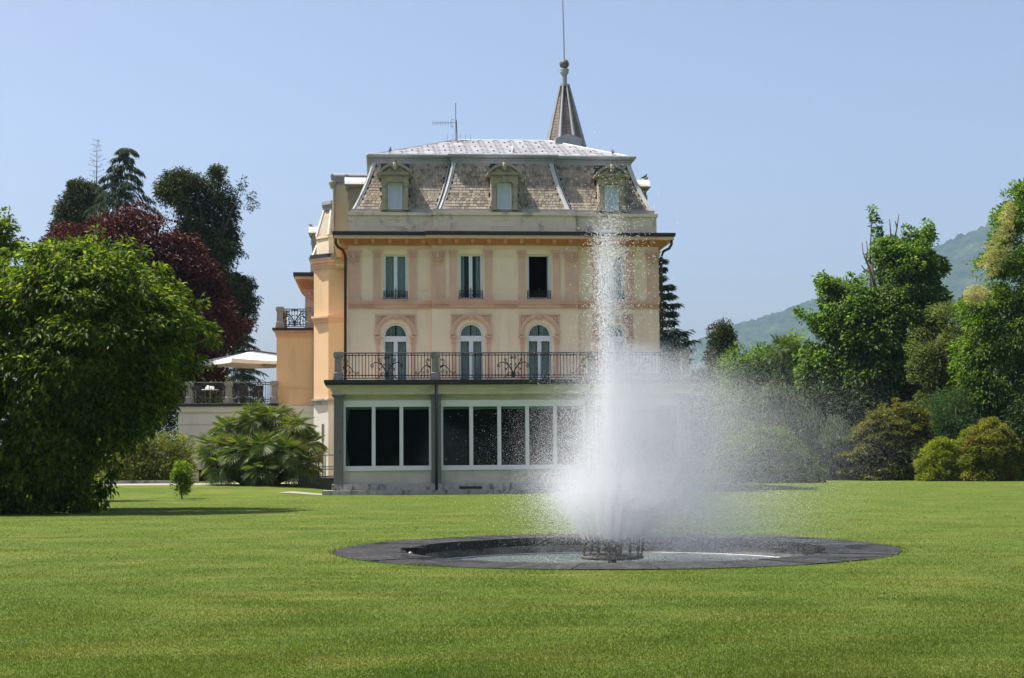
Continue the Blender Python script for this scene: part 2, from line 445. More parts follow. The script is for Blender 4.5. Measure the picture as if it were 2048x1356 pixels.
# ------------------------------------------------------------------ ground, path, hill
g0, g1 = on_ground(1228, 1140.5), on_ground(1228, 1067.5)
PC = (g0 + g1) / 2                               # pool centre
PRO = (g1 - g0).length / 2                        # outer radius of the apron
PRI = PRO - 1.18                                  # inner radius of the basin
def sstep(a, b, x):
    t = np.clip((np.asarray(x, float) - a) / (b - a), 0, 1); return t * t * (3 - 2 * t)
def gz(x, y):
    """ground height: flat, rising a little towards the side wing on the left"""
    return 0.36 * sstep(57, 67, y) * (1 - sstep(-9.5, -7.2, x)) * (1 - sstep(150, 300, y))
def build_ground():
    radii = [PRO]
    r = PRO
    while r < 4500:
        r += 0.5 if r < 8 else (0.9 if r < 60 else r * 0.09); radii.append(r)
    ns = 144
    a = np.arange(ns) * 2 * PI / ns
    vs = []
    for r in radii:
        x = PC.x + r * np.cos(a); y = PC.y + r * np.sin(a)
        vs.append(np.stack([x, y, gz(x, y)], 1))
    vs = np.concatenate(vs)
    i, k = np.meshgrid(np.arange(len(radii) - 1), np.arange(ns), indexing='ij')
    i = i.ravel(); k = k.ravel(); k2 = (k + 1) % ns
    fs = np.stack([i*ns+k, (i+1)*ns+k, (i+1)*ns+k2, i*ns+k2], 1)
    o = mesh_np('ground', vs, fs, 'lawn', smooth=True)
    tag(o, kind='structure')
build_ground()

def build_grass():
    n = 1050000
    t = RNG.random(n)
    y0, y1 = 9.5, 76.0
    Y = 1.0 / (1/y0 - t * (1/y0 - 1/y1))               # denser towards the camera, as the eye sees it
    X = (RNG.random(n) - 0.5) * 2 * (0.40 * Y + 1.2)
    d = np.hypot(X - PC.x, Y - PC.y)
    lu = (X - B0.x) * math.cos(YAW) + (Y - B0.y) * math.sin(YAW)
    lv = -(X - B0.x) * math.sin(YAW) + (Y - B0.y) * math.cos(YAW)
    keep = (d > PRO - 0.05 * RNG.random(n)) & ~((lv > -0.05) & (lu > -0.1) & (lu < 17)) & ~((lv > -2) & (lu > -3.2) & (lu < 0.2)) & ~((X < -7) & (Y > 64.0))
    X, Y, d = X[keep], Y[keep], d[keep]; n = len(X)
    Z = gz(X, Y)
    h = RNG.uniform(0.008, 0.019, n) * (1 + 2.2 * (d < PRO + 0.10) * RNG.random(n)) * (0.8 + 0.4 * np.sin(X * 1.3 + np.sin(Y * .7) * 2) ** 2)
    w = RNG.uniform(0.003, 0.0055, n) * (0.75 + Y / 38)
    az = RNG.random(n) * 2 * PI; lean = RNG.normal(0, 0.45, (n, 2))
    bx = np.cos(az) * w; by = np.sin(az) * w
    P = np.empty((n, 3, 3), np.float32)
    P[:, 0] = np.stack([X - bx, Y - by, Z - 0.004], 1)
    P[:, 1] = np.stack([X + bx, Y + by, Z - 0.004], 1)
    P[:, 2] = np.stack([X + lean[:, 0] * h, Y + lean[:, 1] * h, Z + h], 1)
    o = mesh_np('grass', P.reshape(-1, 3), np.arange(3 * n).reshape(n, 3), 'grass')
    tag(o, 'short mown green grass covering the lawn', 'grass', kind='stuff')
build_grass()

def sheet(name, pts, mat, lift=0.006, nx=24, ny=6):
    """a ground-following sheet spanned by four corners (x, y)"""
    p = [np.array(q, float) for q in pts]
    s, t = np.meshgrid(np.linspace(0, 1, nx), np.linspace(0, 1, ny))
    s = s.ravel()[:, None]; t = t.ravel()[:, None]
    xy = (1-s)*(1-t)*p[0] + s*(1-t)*p[1] + s*t*p[2] + (1-s)*t*p[3]
    v = np.column_stack([xy, gz(xy[:, 0], xy[:, 1]) + lift])
    i, j = np.meshgrid(np.arange(ny-1), np.arange(nx-1), indexing='ij'); i = i.ravel(); j = j.ravel()
    f = np.stack([i*nx+j, i*nx+j+1, (i+1)*nx+j+1, (i+1)*nx+j], 1)
    return tag(mesh_np(name, v, f, mat), kind='structure')
sheet('gravel_path', [(-32, 66.2), (-9.0, 66.0), (-9.0, 69.5), (-32, 69.6)], 'gravel')
q = [L2W(-1.8, 0.05, 0), L2W(0.0, 0.0, 0), L2W(0.0, 1.1, 0), L2W(-1.2, 1.0, 0)]
sheet('paved_forecourt', [(p.x, p.y) for p in q], 'gravel', 0.012)

def build_hill():
    Y0 = 4200.0
    prof = [(900, 800), (1150, 760), (1330, 712), (1380, 688), (1420, 672), (1460, 656), (1520, 638), (1580, 618), (1630, 600), (1680, 572), (1735, 549), (1790, 535),
            (1850, 508), (1900, 482), (1950, 462), (1990, 445), (2050, 420), (2150, 372), (2300, 320), (2500, 300), (2900, 330)]
    xs = np.array([at_y(a, b, Y0).x for a, b in prof]); zs = np.array([at_y(a, b, Y0).z for a, b in prof])
    nx, ny = 460, 150
    X = np.linspace(xs[0], xs[-1], nx); T = np.linspace(0, 1, ny)
    rz = np.interp(X, xs, zs)
    v = np.zeros((ny, nx, 3))
    for j, t in enumerate(T):
        yy = Y0 - 1300 * (1 - t) if t <= 1 else Y0
        v[j, :, 0] = X; v[j, :, 1] = yy
        v[j, :, 2] = rz * (t ** 0.85) - 3
    from mathutils import noise as mn
    for j in range(ny):
        for i in range(nx):
            p = v[j, i]
            b = mn.fractal(Vector((p[0] * 0.005, p[1] * 0.005, 1.7)), 0.7, 2.0, 3) * 34 * T[j]
            c = abs(mn.noise(Vector((p[0] * 0.035, p[1] * 0.035, 9.1)))) * 16 + RNG.random() * 7
            p[2] += b * (1 - T[j]) * 2 + c * min(1, T[j] * 4)
    back = v[-1].copy(); back[:, 1] += 300; back[:, 2] -= 150
    V = np.concatenate([v.reshape(-1, 3), back])
    i, j = np.meshgrid(np.arange(ny), np.arange(nx - 1), indexing='ij'); i = i.ravel(); j = j.ravel()
    f = np.stack([i*nx+j, i*nx+j+1, (i+1)*nx+j+1, (i+1)*nx+j], 1)
    tag(mesh_np('hill', V, f, 'hill'), kind='structure')
build_hill()

# ------------------------------------------------------------------ pool basin and fountain
WATER = -0.30
def build_pool():
    t = thing('fountain_basin', 'round sunken stone basin with wide wet dark apron set into the lawn', 'basin', (PC.x, PC.y, 0))
    n = 24
    def seg(r0, r1, z0, z1, gap, sub=6):
        m = MB(); a0, a1 = gap, 2*PI/n - gap
        b = []; c = []
        for k in range(sub + 1):
            a = a0 + (a1 - a0) * k / sub
            b.append((r0*math.cos(a), r0*math.sin(a))); c.append((r1*math.cos(a), r1*math.sin(a)))
        for k in range(sub):
            m.hexa([(*b[k], z0), (*c[k], z0), (*c[k+1], z0), (*b[k+1], z0)], [(*b[k], z1), (*c[k], z1), (*c[k+1], z1), (*b[k+1], z1)])
        return m
    slab = seg(PRI - 0.03, PRO, -0.14, 0.012, 0.0032).mesh('apron_slab', 'wet')
    wall = seg(PRI, PRI + 0.22, -0.85, -0.143, 0.0012).mesh('basin_wall_stone', 'basinwall')
    for k in range(n):
        o = link('apron_slab', slab, t, (0, 0, random.uniform(-0.006, 0.006)), 2*PI*k/n + 0.07)
        link('basin_wall_stone', wall, t, (0, 0, 0), 2*PI*k/n + 0.05)
    m = MB().lathe([(PRO - 0.02, -0.6), (PRO - 0.02, -0.146), (PRI + 0.23, -0.146), (PRI + 0.23, -0.86)], 72)
    m.f = m.f[:-2]
    m.build('mortar_bed', 'basinwall', t)
    MB().lathe([(PRI + 0.2, -0.95), (PRI + 0.2, -0.86)], 72).build('basin_floor', 'basinwall', t)
    MB().tube([((PRI-.012)*math.cos(2*PI*k/96), (PRI-.012)*math.sin(2*PI*k/96), WATER+.010) for k in range(96)], .009, 6, True).build('lit_waterline_ledge', 'white', t)  # light on the ledge is put into the ring's white colour
    # overflow niche and small float at the left edge
    m = MB(); a = PI * 1.005
    ox, oy = PRI * math.cos(a), PRI * math.sin(a)
    m.box(ox - 0.02, ox + 0.34, oy - 0.05, oy + 0.05, -0.62, 0.05); m.box(ox - 0.06, ox + 0.36, oy + 0.05, oy + 0.11, -0.1, 0.035)
    m.build('overflow_weir', 'wet', t)
    MB().lathe([(0.005, -0.05), (0.03, -0.042), (0.05, 0), (0.03, 0.042), (0.005, 0.05)], 12, (ox + 0.12, oy - 0.15, -0.06)).build('float_ball', 'steel', t, True)
    MB().tube([(ox + 0.12, oy - 0.15, -0.06), (ox + 0.12, oy - 0.02, -0.02)], 0.012, 6).build('float_arm', 'steel', t)
    # water
    ns, nr = 96, 40
    vs = [(0, 0, 0)]; fs = []
    for i in range(1, nr + 1):
        for k in range(ns):
            r = (PRI + 0.05) * i / nr; a = 2*PI*k/ns
            z = 0.012 * math.sin(r * 9 + 2 * math.sin(a * 3)) * math.exp(-r * .35) + random.uniform(-0.006, 0.006)
            vs.append((PC.x + r*math.cos(a), PC.y + r*math.sin(a), WATER + z))
    vs[0] = (PC.x, PC.y, WATER)
    for k in range(ns): fs.append((0, 1 + k, 1 + (k+1) % ns))
    for i in range(nr - 1):
        for k in range(ns):
            a = 1 + i*ns; fs.append((a + k, a + ns + k, a + ns + (k+1) % ns, a + (k+1) % ns))
    me = bpy.data.meshes.new('pool_water'); me.from_pydata(vs, [], fs); me.update(); me.materials.append(M['water'])
    me.polygons.foreach_set('use_smooth', [True] * len(me.polygons))
    tag(link('pool_water', me), kind='structure')
build_pool()

RZ = -0.135                                              # height of the nozzle ring above the lawn
FX = at_y(1224.5, 1110, PC.y).x
RR = 0.505
def build_fountain():
    t = thing('fountain_nozzle_ring', 'crown shaped ring of corroded bronze fountain nozzles standing in the pool water', 'fountain', (FX, PC.y, 0))
    ring = [(RR*math.cos(2*PI*k/48), RR*math.sin(2*PI*k/48), RZ) for k in range(48)]
    MB().tube(ring, 0.032, 8, True).build('pipe_ring', 'bronze', t, True)
    m = MB()
    for k in range(6):
        a = 2*PI*k/6 + .3
        m.tube([(0.1*math.cos(a), 0.1*math.sin(a), RZ - 0.01), (RR*math.cos(a), RR*math.sin(a), RZ - 0.01)], 0.02, 6)
    m.build('feed_pipes', 'bronze', t)
    MB().lathe([(0.14, -0.98), (0.13, WATER - 0.02), (0.09, WATER + 0.05), (0.06, RZ - 0.06), (0.06, RZ - 0.03), (0.14, RZ - 0.02), (0.15, RZ + 0.05), (0.12, RZ + 0.09)], 14).build('pedestal', 'bronze', t)
    prof = [(0.028, 0.0), (0.03, 0.03), (0.017, 0.045), (0.016, 0.075), (0.034, 0.095), (0.04, 0.115), (0.022, 0.13), (0.02, 0.15), (0.036, 0.175), (0.03, 0.215), (0.014, 0.27), (0.006, 0.315)]
    nz = MB().lathe(prof, 8)
    for a in (0, PI/2, PI, 3*PI/2):                      # small leaves round each spear
        nz.hexa([(0.02*math.cos(a)-.008*math.sin(a), 0.02*math.sin(a)+.008*math.cos(a), .09), (0.02*math.cos(a)+.008*math.sin(a), 0.02*math.sin(a)-.008*math.cos(a), .09),
                 (0.045*math.cos(a)+.008*math.sin(a), 0.045*math.sin(a)-.008*math.cos(a), .11), (0.045*math.cos(a)-.008*math.sin(a), 0.045*math.sin(a)+.008*math.cos(a), .11)],
                [(0.03*math.cos(a)-.004*math.sin(a), 0.03*math.sin(a)+.004*math.cos(a), .16), (0.03*math.cos(a)+.004*math.sin(a), 0.03*math.sin(a)-.004*math.cos(a), .16),
                 (0.052*math.cos(a)+.004*math.sin(a), 0.052*math.sin(a)-.004*math.cos(a), .155), (0.052*math.cos(a)-.004*math.sin(a), 0.052*math.sin(a)+.004*math.cos(a), .155)])
    nm = nz.mesh('nozzle', 'bronze')
    for k in range(17):
        a = 2*PI*k/17 + 0.1
        o = link('nozzle', nm, t, (RR*math.cos(a), RR*math.sin(a), RZ + 0.015))
        o.rotation_euler = (-math.sin(a)*0.13*random.uniform(.4, 1.4), math.cos(a)*0.13*random.uniform(.4, 1.4), random.random()*3)
        s = random.uniform(.74, .9); o.scale = (s*.74, s*.74, s * random.uniform(.95, 1.15))
    for k in range(9):
        a = 2*PI*k/9; r = 0.14 if k % 2 else 0.08
        o = link('nozzle', nm, t, (r*math.cos(a), r*math.sin(a), RZ + 0.04))
        o.rotation_euler = (-math.sin(a)*0.2, math.cos(a)*0.2, random.random()*3)
        s = random.uniform(.7, .85); o.scale = (s*.9, s*.9, s*.9)
build_fountain()

def build_spray():
    """droplets thrown up by the nozzles, thinned by drag and carried to the right by the wind"""
    P = []; RAD = []
    def throw(n, x, y, z, vx, vy, vz, drag, wind, tmax, rad, bias=1.0):
        # analytic flight with linear drag towards the wind speed
        T = tmax * RNG.random(n) ** bias
        k = drag
        e = (1 - np.exp(-k * T)) / k
        wx, wy = wind
        px = x + wx * T + (vx - wx) * e
        py = y + wy * T + (vy - wy) * e
        pz = z - 9.81 / k * T + (vz + 9.81 / k) * e
        ok = (pz > WATER + 0.005) & ((pz > 0.02) | (np.hypot(px - PC.x, py - PC.y) < PRI))
        P.append(np.stack([px, py, pz], 1)[ok]); RAD.append(rad[ok])
    # tall central jet: coarse drops
    n = 30000
    g = RNG.normal(0, 1, (n, 3))
    vz = 10.32 + 0.42 * g[:, 2] - np.abs(RNG.normal(0, .7, n))
    throw(n, FX + RNG.normal(0, .05, n), PC.y + RNG.normal(0, .05, n), 0.16, -0.03 + 0.135 * g[:, 0], 0.14 * g[:, 1], vz,
          np.full(n, 0.05), (RNG.uniform(0.0, 1.2, n), 0.0), 2.0, RNG.uniform(0.0024, 0.0056, n))
    n = 3500
    g = RNG.normal(0, 1, (n, 3))
    throw(n, FX, PC.y, 0.16, 0.26 * g[:, 0] + 0.08, 0.22 * g[:, 1], 9.9 + 0.8 * g[:, 2], np.full(n, 0.08), (RNG.uniform(0, 3.0, n), 0.0), 2.0, RNG.uniform(0.004, 0.0075, n))
    # fan of jets from the ring: the white sheaf
    n = 420000
    kk = RNG.integers(0, 24, n)
    a = (kk + RNG.normal(0, .12, n)) * 2 * PI / 24 + 0.1
    ks = RNG.uniform(.8, 1.15, 24)[kk]
    sp = RNG.normal(6.6, 0.9, n) * ks; tilt = np.abs(RNG.normal(0.38, 0.15, n))
    vr = sp * np.sin(tilt); vz = sp * np.cos(tilt)
    throw(n, FX + RR * np.cos(a), PC.y + RR * np.sin(a), 0.16, vr * np.cos(a), vr * np.sin(a), vz,
          RNG.uniform(1.2, 3.2, n), (np.abs(RNG.normal(2.0, 1.0, n)), RNG.normal(0, .2, n)), 0.95, RNG.uniform(0.0013, 0.0030, n), 0.95)
    # inner cluster, taller
    n = 150000
    a = RNG.random(n) * 2 * PI
    sp = RNG.normal(7.8, 0.9, n); tilt = np.abs(RNG.normal(0.12, 0.12, n))
    vr = sp * np.sin(tilt); vz = sp * np.cos(tilt)
    throw(n, FX + .14 * np.cos(a), PC.y + .14 * np.sin(a), 0.16, vr * np.cos(a), vr * np.sin(a), vz,
          RNG.uniform(0.5, 1.8, n), (np.abs(RNG.normal(2.2, 1.1, n)), RNG.normal(0, .2, n)), 1.15, RNG.uniform(0.0013, 0.0030, n), 0.95)
    # fine mist torn off the plume and drifting downwind
    n = 2700000
    h = RNG.beta(1.5, 1.6, n) * 3.4 + 0.22
    rad = np.interp(h, [0.2, 0.7, 1.2, 2.0, 2.9, 3.4], [.62, 1.5, 1.7, 1.65, 1.15, .7])
    a = RNG.random(n) * 2 * PI; q = np.abs(RNG.normal(0, .5, n)) * rad
    T = np.minimum(RNG.exponential(.60, n), 2.4)
    wx = 0.55 + 0.33 * h + RNG.normal(0, .22, n); fall = RNG.uniform(.35, 1.0, n)
    sg = .16 * np.sqrt(T)
    px = FX + 0.05 + q * np.cos(a) + wx * T + RNG.normal(0, 1, n) * sg
    py = PC.y + q * np.sin(a) + RNG.normal(0, 1, n) * sg * 1.5
    pz = h - fall * T * .75 + RNG.normal(0, 1, n) * sg * .8
    ok = pz > WATER + .02
    ok &= (pz > 0.03) | (np.hypot(px - PC.x, py - PC.y) < PRI)
    P.append(np.stack([px, py, pz], 1)[ok]); RAD.append(RNG.uniform(0.0008, 0.0018, n)[ok])
    # single drops falling round the plume
    n = 22000
    a = RNG.random(n) * 2 * PI
    sp = RNG.normal(6.5, 1.2, n); tilt = np.abs(RNG.normal(0.18, 0.12, n))
    vr = sp * np.sin(tilt); vz = sp * np.cos(tilt)
    throw(n, FX, PC.y, 0.16, vr * np.cos(a), vr * np.sin(a), vz, RNG.uniform(.1, .5, n), (RNG.uniform(0, 1.5, n), 0.0), 1.6, RNG.uniform(0.002, 0.0045, n))
    P = np.concatenate(P); RAD = np.concatenate(RAD)
    # the air right round the crown of nozzles stays mostly clear
    rr_ = np.hypot(P[:, 0] - FX, P[:, 1] - PC.y)
    ok = RNG.random(len(P)) < np.where(rr_ < 1.1, np.interp(P[:, 2], [.08, .24], [.07, 1.0]), 1.0)
    P, RAD = P[ok], RAD[ok]
    me = bpy.data.meshes.new('fountain_spray')
    me.vertices.add(len(P)); me.vertices.foreach_set('co', P.astype(np.float32).ravel())
    at = me.attributes.new('drop_radius', 'FLOAT', 'POINT'); at.data.foreach_set('value', RAD.astype(np.float32))
    me.materials.append(M['drop'])
    o = link('fountain_spray', me)
    ng = bpy.data.node_groups.new('droplets', 'GeometryNodeTree')
    ng.interface.new_socket('Geometry', in_out='INPUT', socket_type='NodeSocketGeometry')
    ng.interface.new_socket('Geometry', in_out='OUTPUT', socket_type='NodeSocketGeometry')
    gi = ng.nodes.new('NodeGroupInput'); go = ng.nodes.new('NodeGroupOutput')
    mp = ng.nodes.new('GeometryNodeMeshToPoints'); na = ng.nodes.new('GeometryNodeInputNamedAttribute'); na.data_type = 'FLOAT'
    na.inputs['Name'].default_value = 'drop_radius'
    sm = ng.nodes.new('GeometryNodeSetMaterial'); sm.inputs['Material'].default_value = M['drop']
    ng.links.new(gi.outputs[0], mp.inputs['Mesh']); ng.links.new(na.outputs[0], mp.inputs['Radius'])
    ng.links.new(mp.outputs[0], sm.inputs[0]); ng.links.new(sm.outputs[0], go.inputs[0])
    md = o.modifiers.new('droplets', 'NODES'); md.node_group = ng
    tag(o, 'white plume of fountain water and drifting mist above the nozzle ring', 'water spray', kind='stuff')
build_spray()

# ------------------------------------------------------------------ the villa (own frame: u along the front, v into the house, w up)
V = thing('villa', 'cream and pink stucco villa with shingled mansard roof, spire and glazed garden room', 'house', tuple(B0), YAW)
def P(name, mb, mat, parent=None, smooth=False): return mb.build(name, mat, parent or V, smooth)

def wall_holes(m, u0, u1, w0, w1, v, th, holes):
    """front wall sheet with rectangular or round-headed openings, with reveals of depth th"""
    us = sorted(set([u0, u1] + [x for h in holes for x in h[:2]]))
    ws = sorted(set([w0, w1] + [x for h in holes for x in h[2:4]]))
    for a, b in zip(us[:-1], us[1:]):
        for c, d in zip(ws[:-1], ws[1:]):
            cu, cw = (a+b)/2, (c+d)/2
            if any(h[0] < cu < h[1] and h[2] < cw < h[3] for h in holes): continue
            m.add([(a, v, c), (b, v, c), (b, v, d), (a, v, d)], [(0, 1, 2, 3)])
    for h in holes:
        a, b, c, d = h[:4]; arch = len(h) > 4 and h[4]
        if arch:
            r = (b - a) / 2; cu = (a + b) / 2; sp = d - r; n = 20
            arc = [(cu - r*math.cos(PI*k/n), sp + r*math.sin(PI*k/n)) for k in range(n+1)]
            for k in range(n):
                p, q = arc[k], arc[k+1]
                m.add([(p[0], v, p[1]), (q[0], v, q[1]), (q[0], v, d), (p[0], v, d)], [(0, 1, 2, 3)])
                m.add([(p[0], v, p[1]), (q[0], v, q[1]), (q[0], v+th, q[1]), (p[0], v+th, p[1])], [(3, 2, 1, 0)])
            top = sp
        else:
            top = d
            m.add([(a, v, d), (b, v, d), (b, v+th, d), (a, v+th, d)], [(0, 1, 2, 3)])
        m.add([(a, v, c), (a, v+th, c), (a, v+th, top), (a, v, top)], [(0, 1, 2, 3)])
        m.add([(b, v, c), (b, v, top), (b, v+th, top), (b, v+th, c)], [(0, 1, 2, 3)])
        m.add([(a, v, c), (b, v, c), (b, v+th, c), (a, v+th, c)], [(3, 2, 1, 0)])
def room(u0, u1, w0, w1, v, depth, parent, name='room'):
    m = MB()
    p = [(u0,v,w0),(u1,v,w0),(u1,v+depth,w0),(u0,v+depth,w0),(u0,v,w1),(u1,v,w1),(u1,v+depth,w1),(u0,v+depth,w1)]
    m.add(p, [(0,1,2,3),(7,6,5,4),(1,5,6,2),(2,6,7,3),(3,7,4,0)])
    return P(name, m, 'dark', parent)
def curtain(u0, u1, w0, w1, v, parent, folds=7, taper=0.0):
    n = folds * 6; vs = []; fs = []
    for i in range(n + 1):
        t = i / n
        dv = 0.025 * math.sin(t * folds * 2 * PI) + 0.01 * math.sin(t * 17)
        for j in range(5):
            s = j / 4
            uu = u0 + (u1 - u0) * t
            uu = u0 + (uu - u0) * (1 - taper * math.sin(PI * s))
            vs.append((uu, v + dv, w0 + (w1 - w0) * s))
    for i in range(n):
        for j in range(4): fs.append((i*5+j, (i+1)*5+j, (i+1)*5+j+1, i*5+j+1))
    return P('curtain', MB().add(vs, fs), 'curtain', parent)
def spiral(c, r0, r1, a0, a1, n=14):
    return [(c[0] + (r0 + (r1-r0)*k/n) * math.cos(a0 + (a1-a0)*k/n), c[1] + (r0 + (r1-r0)*k/n) * math.sin(a0 + (a1-a0)*k/n)) for k in range(n+1)]

vC, vF = 3.0, 3.2                      # centre pavilion and flank wall planes
uL = FU(695.6, vF); uR = FU(1319.2, vF)
cL, cR = FU(863.5, vC), FU(1156.0, vC)
UC = (cL + cR) / 2
uR = 2 * UC - uL                        # symmetric front
def mir(u): return 2 * UC - u
DECK = FW(757.5, 0.3)
W_GUT = FW(463, vF - 0.62); W_SOF = FW(476.5, vF - 0.6); W_FRZ = FW(491, vF); W_CAPT = FW(501.5, vF)
W_STR1 = FW(601.5, vF); W_STR0 = FW(618, vF)
# openings
wU0, wU1 = FW(598, vF), FW(508.5, vF)          # upper windows
dTop = FW(645.5, vF)                            # round-headed doors
DW = (FU(816.5, vF) - FU(766.5, vF))
UW = (FU(815.5, vF) - FU(766, vF))
uA = FU(791.3, vF); uB = FU(942, vC); uBm = mir(uB); uAm = mir(uA)
centres = [(uA, vF), (uB, vC), (uBm, vC), (uAm, vF)]
m = MB()
for a, b, v, cs in ((uL, cL, vF, [uA]), (cL, cR, vC, [uB, uBm]), (cR, uR, vF, [uAm])):
    holes = []
    for c in cs:
        holes += [(c - UW/2, c + UW/2, wU0, wU1), (c - DW/2, c + DW/2, DECK, dTop, True)]
    wall_holes(m, a, b, 0.0, W_GUT - .05, v, 0.3, holes)
DEP = 14.5
m.add([(uL, vF, 0), (uL, vF, W_GUT), (uL, DEP, W_GUT), (uL, DEP, 0)], [(0, 1, 2, 3)])
m.add([(uR, vF, 0), (uR, DEP, 0), (uR, DEP, W_GUT), (uR, vF, W_GUT)], [(0, 1, 2, 3)])
m.add([(uL, DEP, 0), (uL, DEP, W_GUT), (uR, DEP, W_GUT), (uR, DEP, 0)], [(0, 1, 2, 3)])
for c in (cL, cR): m.add([(c, vC, 0), (c, vF, 0), (c, vF, W_GUT), (c, vC, W_GUT)], [(0, 1, 2, 3)])
P('front_wall', m, 'cream')
# faint raised wall panels of the upper storey
def panel(u0, u1, w0, w1, v):
    m = MB()
    for (a, b, c, d) in ((u0, u1, w1-.03, w1), (u0, u1, w0, w0+.03), (u0, u0+.03, w0+.03, w1-.03), (u1-.03, u1, w0+.03, w1-.03)):
        m.box(a, b, v - 0.022, v + 0.01, c, d)
    P('wall_panel', m, 'cream')
pw0, pw1 = FW(580, vF), FW(513, vF)
panel(FU(723, vF), FU(747, vF), pw0, pw1, vF); panel(FU(835, vF), FU(861, vF), pw0, pw1, vF)
panel(mir(FU(747, vF)), mir(FU(723, vF)), pw0, pw1, vF); panel(mir(FU(861, vF)), mir(FU(835, vF)), pw0, pw1, vF)
panel(FU(986, vC), FU(1031, vC), pw0, pw1, vC)
panel(FU(891, vC), FU(899, vC), pw0, pw1, vC); panel(mir(FU(899, vC)), mir(FU(891, vC)), pw0, pw1, vC)

# upper windows
def grille(uc, w0, v, wid, parent):
    m = MB(); h = 0.34
    for z in (w0 + .03, w0 + h): m.tube([(uc - wid/2, v, z), (uc + wid/2, v, z)], 0.014, 5)
    m.tube([(uc, v, w0), (uc, v, w0 + h + .12)], 0.02, 5)
    for s in (-1, 1):
        for k in (0.3, 0.72):
            c = (uc + s * wid/2 * k, w0 + h * .52)
            for a0, d in ((0, 1), (PI, 1)):
                m.tube([(x, v, z) for x, z in spiral(c, .01, .125, a0, a0 + s*d*3.6*PI/1.4, 12)], 0.011, 4)
        m.tube([(uc + s*wid/2*.97, v, w0), (uc + s*wid/2*.97, v, w0 + h)], 0.014, 5)
    return P('window_grille', m, 'iron', parent)
for i, (c, v) in enumerate(centres):
    opened = (i == 2)
    a, b = c - UW/2, c + UW/2; vv = v + 0.16; fw = 0.075
    m = MB()
    m.box(a, a+fw, vv, vv+.07, wU0, wU1); m.box(b-fw, b, vv, vv+.07, wU0, wU1)
    m.box(a+fw, b-fw, vv, vv+.07, wU1-fw, wU1); m.box(a+fw, b-fw, vv, vv+.07, wU0, wU0+fw)
    if not opened:
        m.box(c-.075, c+.075, vv-.01, vv+.08, wU0+fw, wU1-fw)
        m.box(c-.012, c+.012, vv-.022, vv-.01, wU0+fw, wU1-fw)
        for s in (a+fw, b-fw-.035): m.box(s, s+.035, vv+.004, vv+.06, wU0+fw, wU1-fw)
    wn_ = P('window', m, 'white')
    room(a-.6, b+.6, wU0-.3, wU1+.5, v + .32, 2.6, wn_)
    if not opened:
        for p, q in ((a+fw+.035, c-.075), (c+.075, b-fw-.035)):
            P('pane', MB().box(p, q, vv+.03, vv+.036, wU0+fw, wU1-fw), 'glass', wn_)
        if i == 1:
            curtain(a+.02, a+.26, wU0, wU1, vv+.2, wn_, 3); curtain(b-.3, b-.02, wU0, wU1, vv+.2, wn_, 4)
        else:
            curtain(a, c-.01, wU0, wU1, vv+.2, wn_, 5); curtain(c+.01, b, wU0, wU1, vv+.2, wn_, 5)
    else:
        for s, p in ((1, a+fw+.01), (-1, b-fw-.01)):       # casements swung inwards
            l = MB(); l.box(p-.03, p+.03, vv+.08, vv+.5, wU0+fw, wU1-fw); P('casement', l, 'white', wn_)
    P('sill', MB().box(a-.06, b+.06, v-.07, v+.2, wU0-.05, wU0-.002), 'pink', wn_)
    grille(c, wU0, v + 0.06, UW - .02, wn_)

# round-headed french doors
for i, (c, v) in enumerate(centres):
    a, b = c - DW/2, c + DW/2; vv = v + 0.15; r = DW/2; sp = dTop - r
    tr0 = FW(681.5, vF); tr1 = FW(672, vF)
    m = MB(); n = 20; fw = .085
    for k in range(n):
        t0, t1 = PI*k/n, PI*(k+1)/n
        pts = []
        for rr, t in ((r-.1, t0), (r, t0), (r, t1), (r-.1, t1)):
            pts.append((c - rr*math.cos(t), sp + rr*math.sin(t)))
        m.prism(pts, vv, vv+.08)
    m.box(a, a+fw, vv, vv+.08, DECK, sp); m.box(b-fw, b, vv, vv+.08, DECK, sp)
    m.box(a+fw, b-fw, vv-.02, vv+.09, tr0-.03, tr1)
    m.box(c-.085, c+.085, vv-.005, vv+.075, DECK, tr0-.03)
    m.box(c-.012, c+.012, vv-.02, vv-.005, DECK, tr0-.03)
    d = P('french_door', m, 'white')
    for p, q in ((a+fw, c-.085), (c+.085, b-fw)):
        P('pane', MB().box(p, q, vv+.03, vv+.036, DECK, tr0-.03), 'glass', d)
    fan = [(c - (r-.1)*math.cos(PI*k/n), sp + (r-.1)*math.sin(PI*k/n)) for k in range(n+1)] + [(b-fw, tr1), (a+fw, tr1)]
    P('fanlight', MB().prism(fan, vv+.03, vv+.036), 'glass', d)
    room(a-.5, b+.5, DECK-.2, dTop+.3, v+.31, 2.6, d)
    curtain(a, c-.03, DECK, dTop, vv+.2, d, 5); curtain(c+.03, b, DECK, dTop, vv+.2, d, 5)

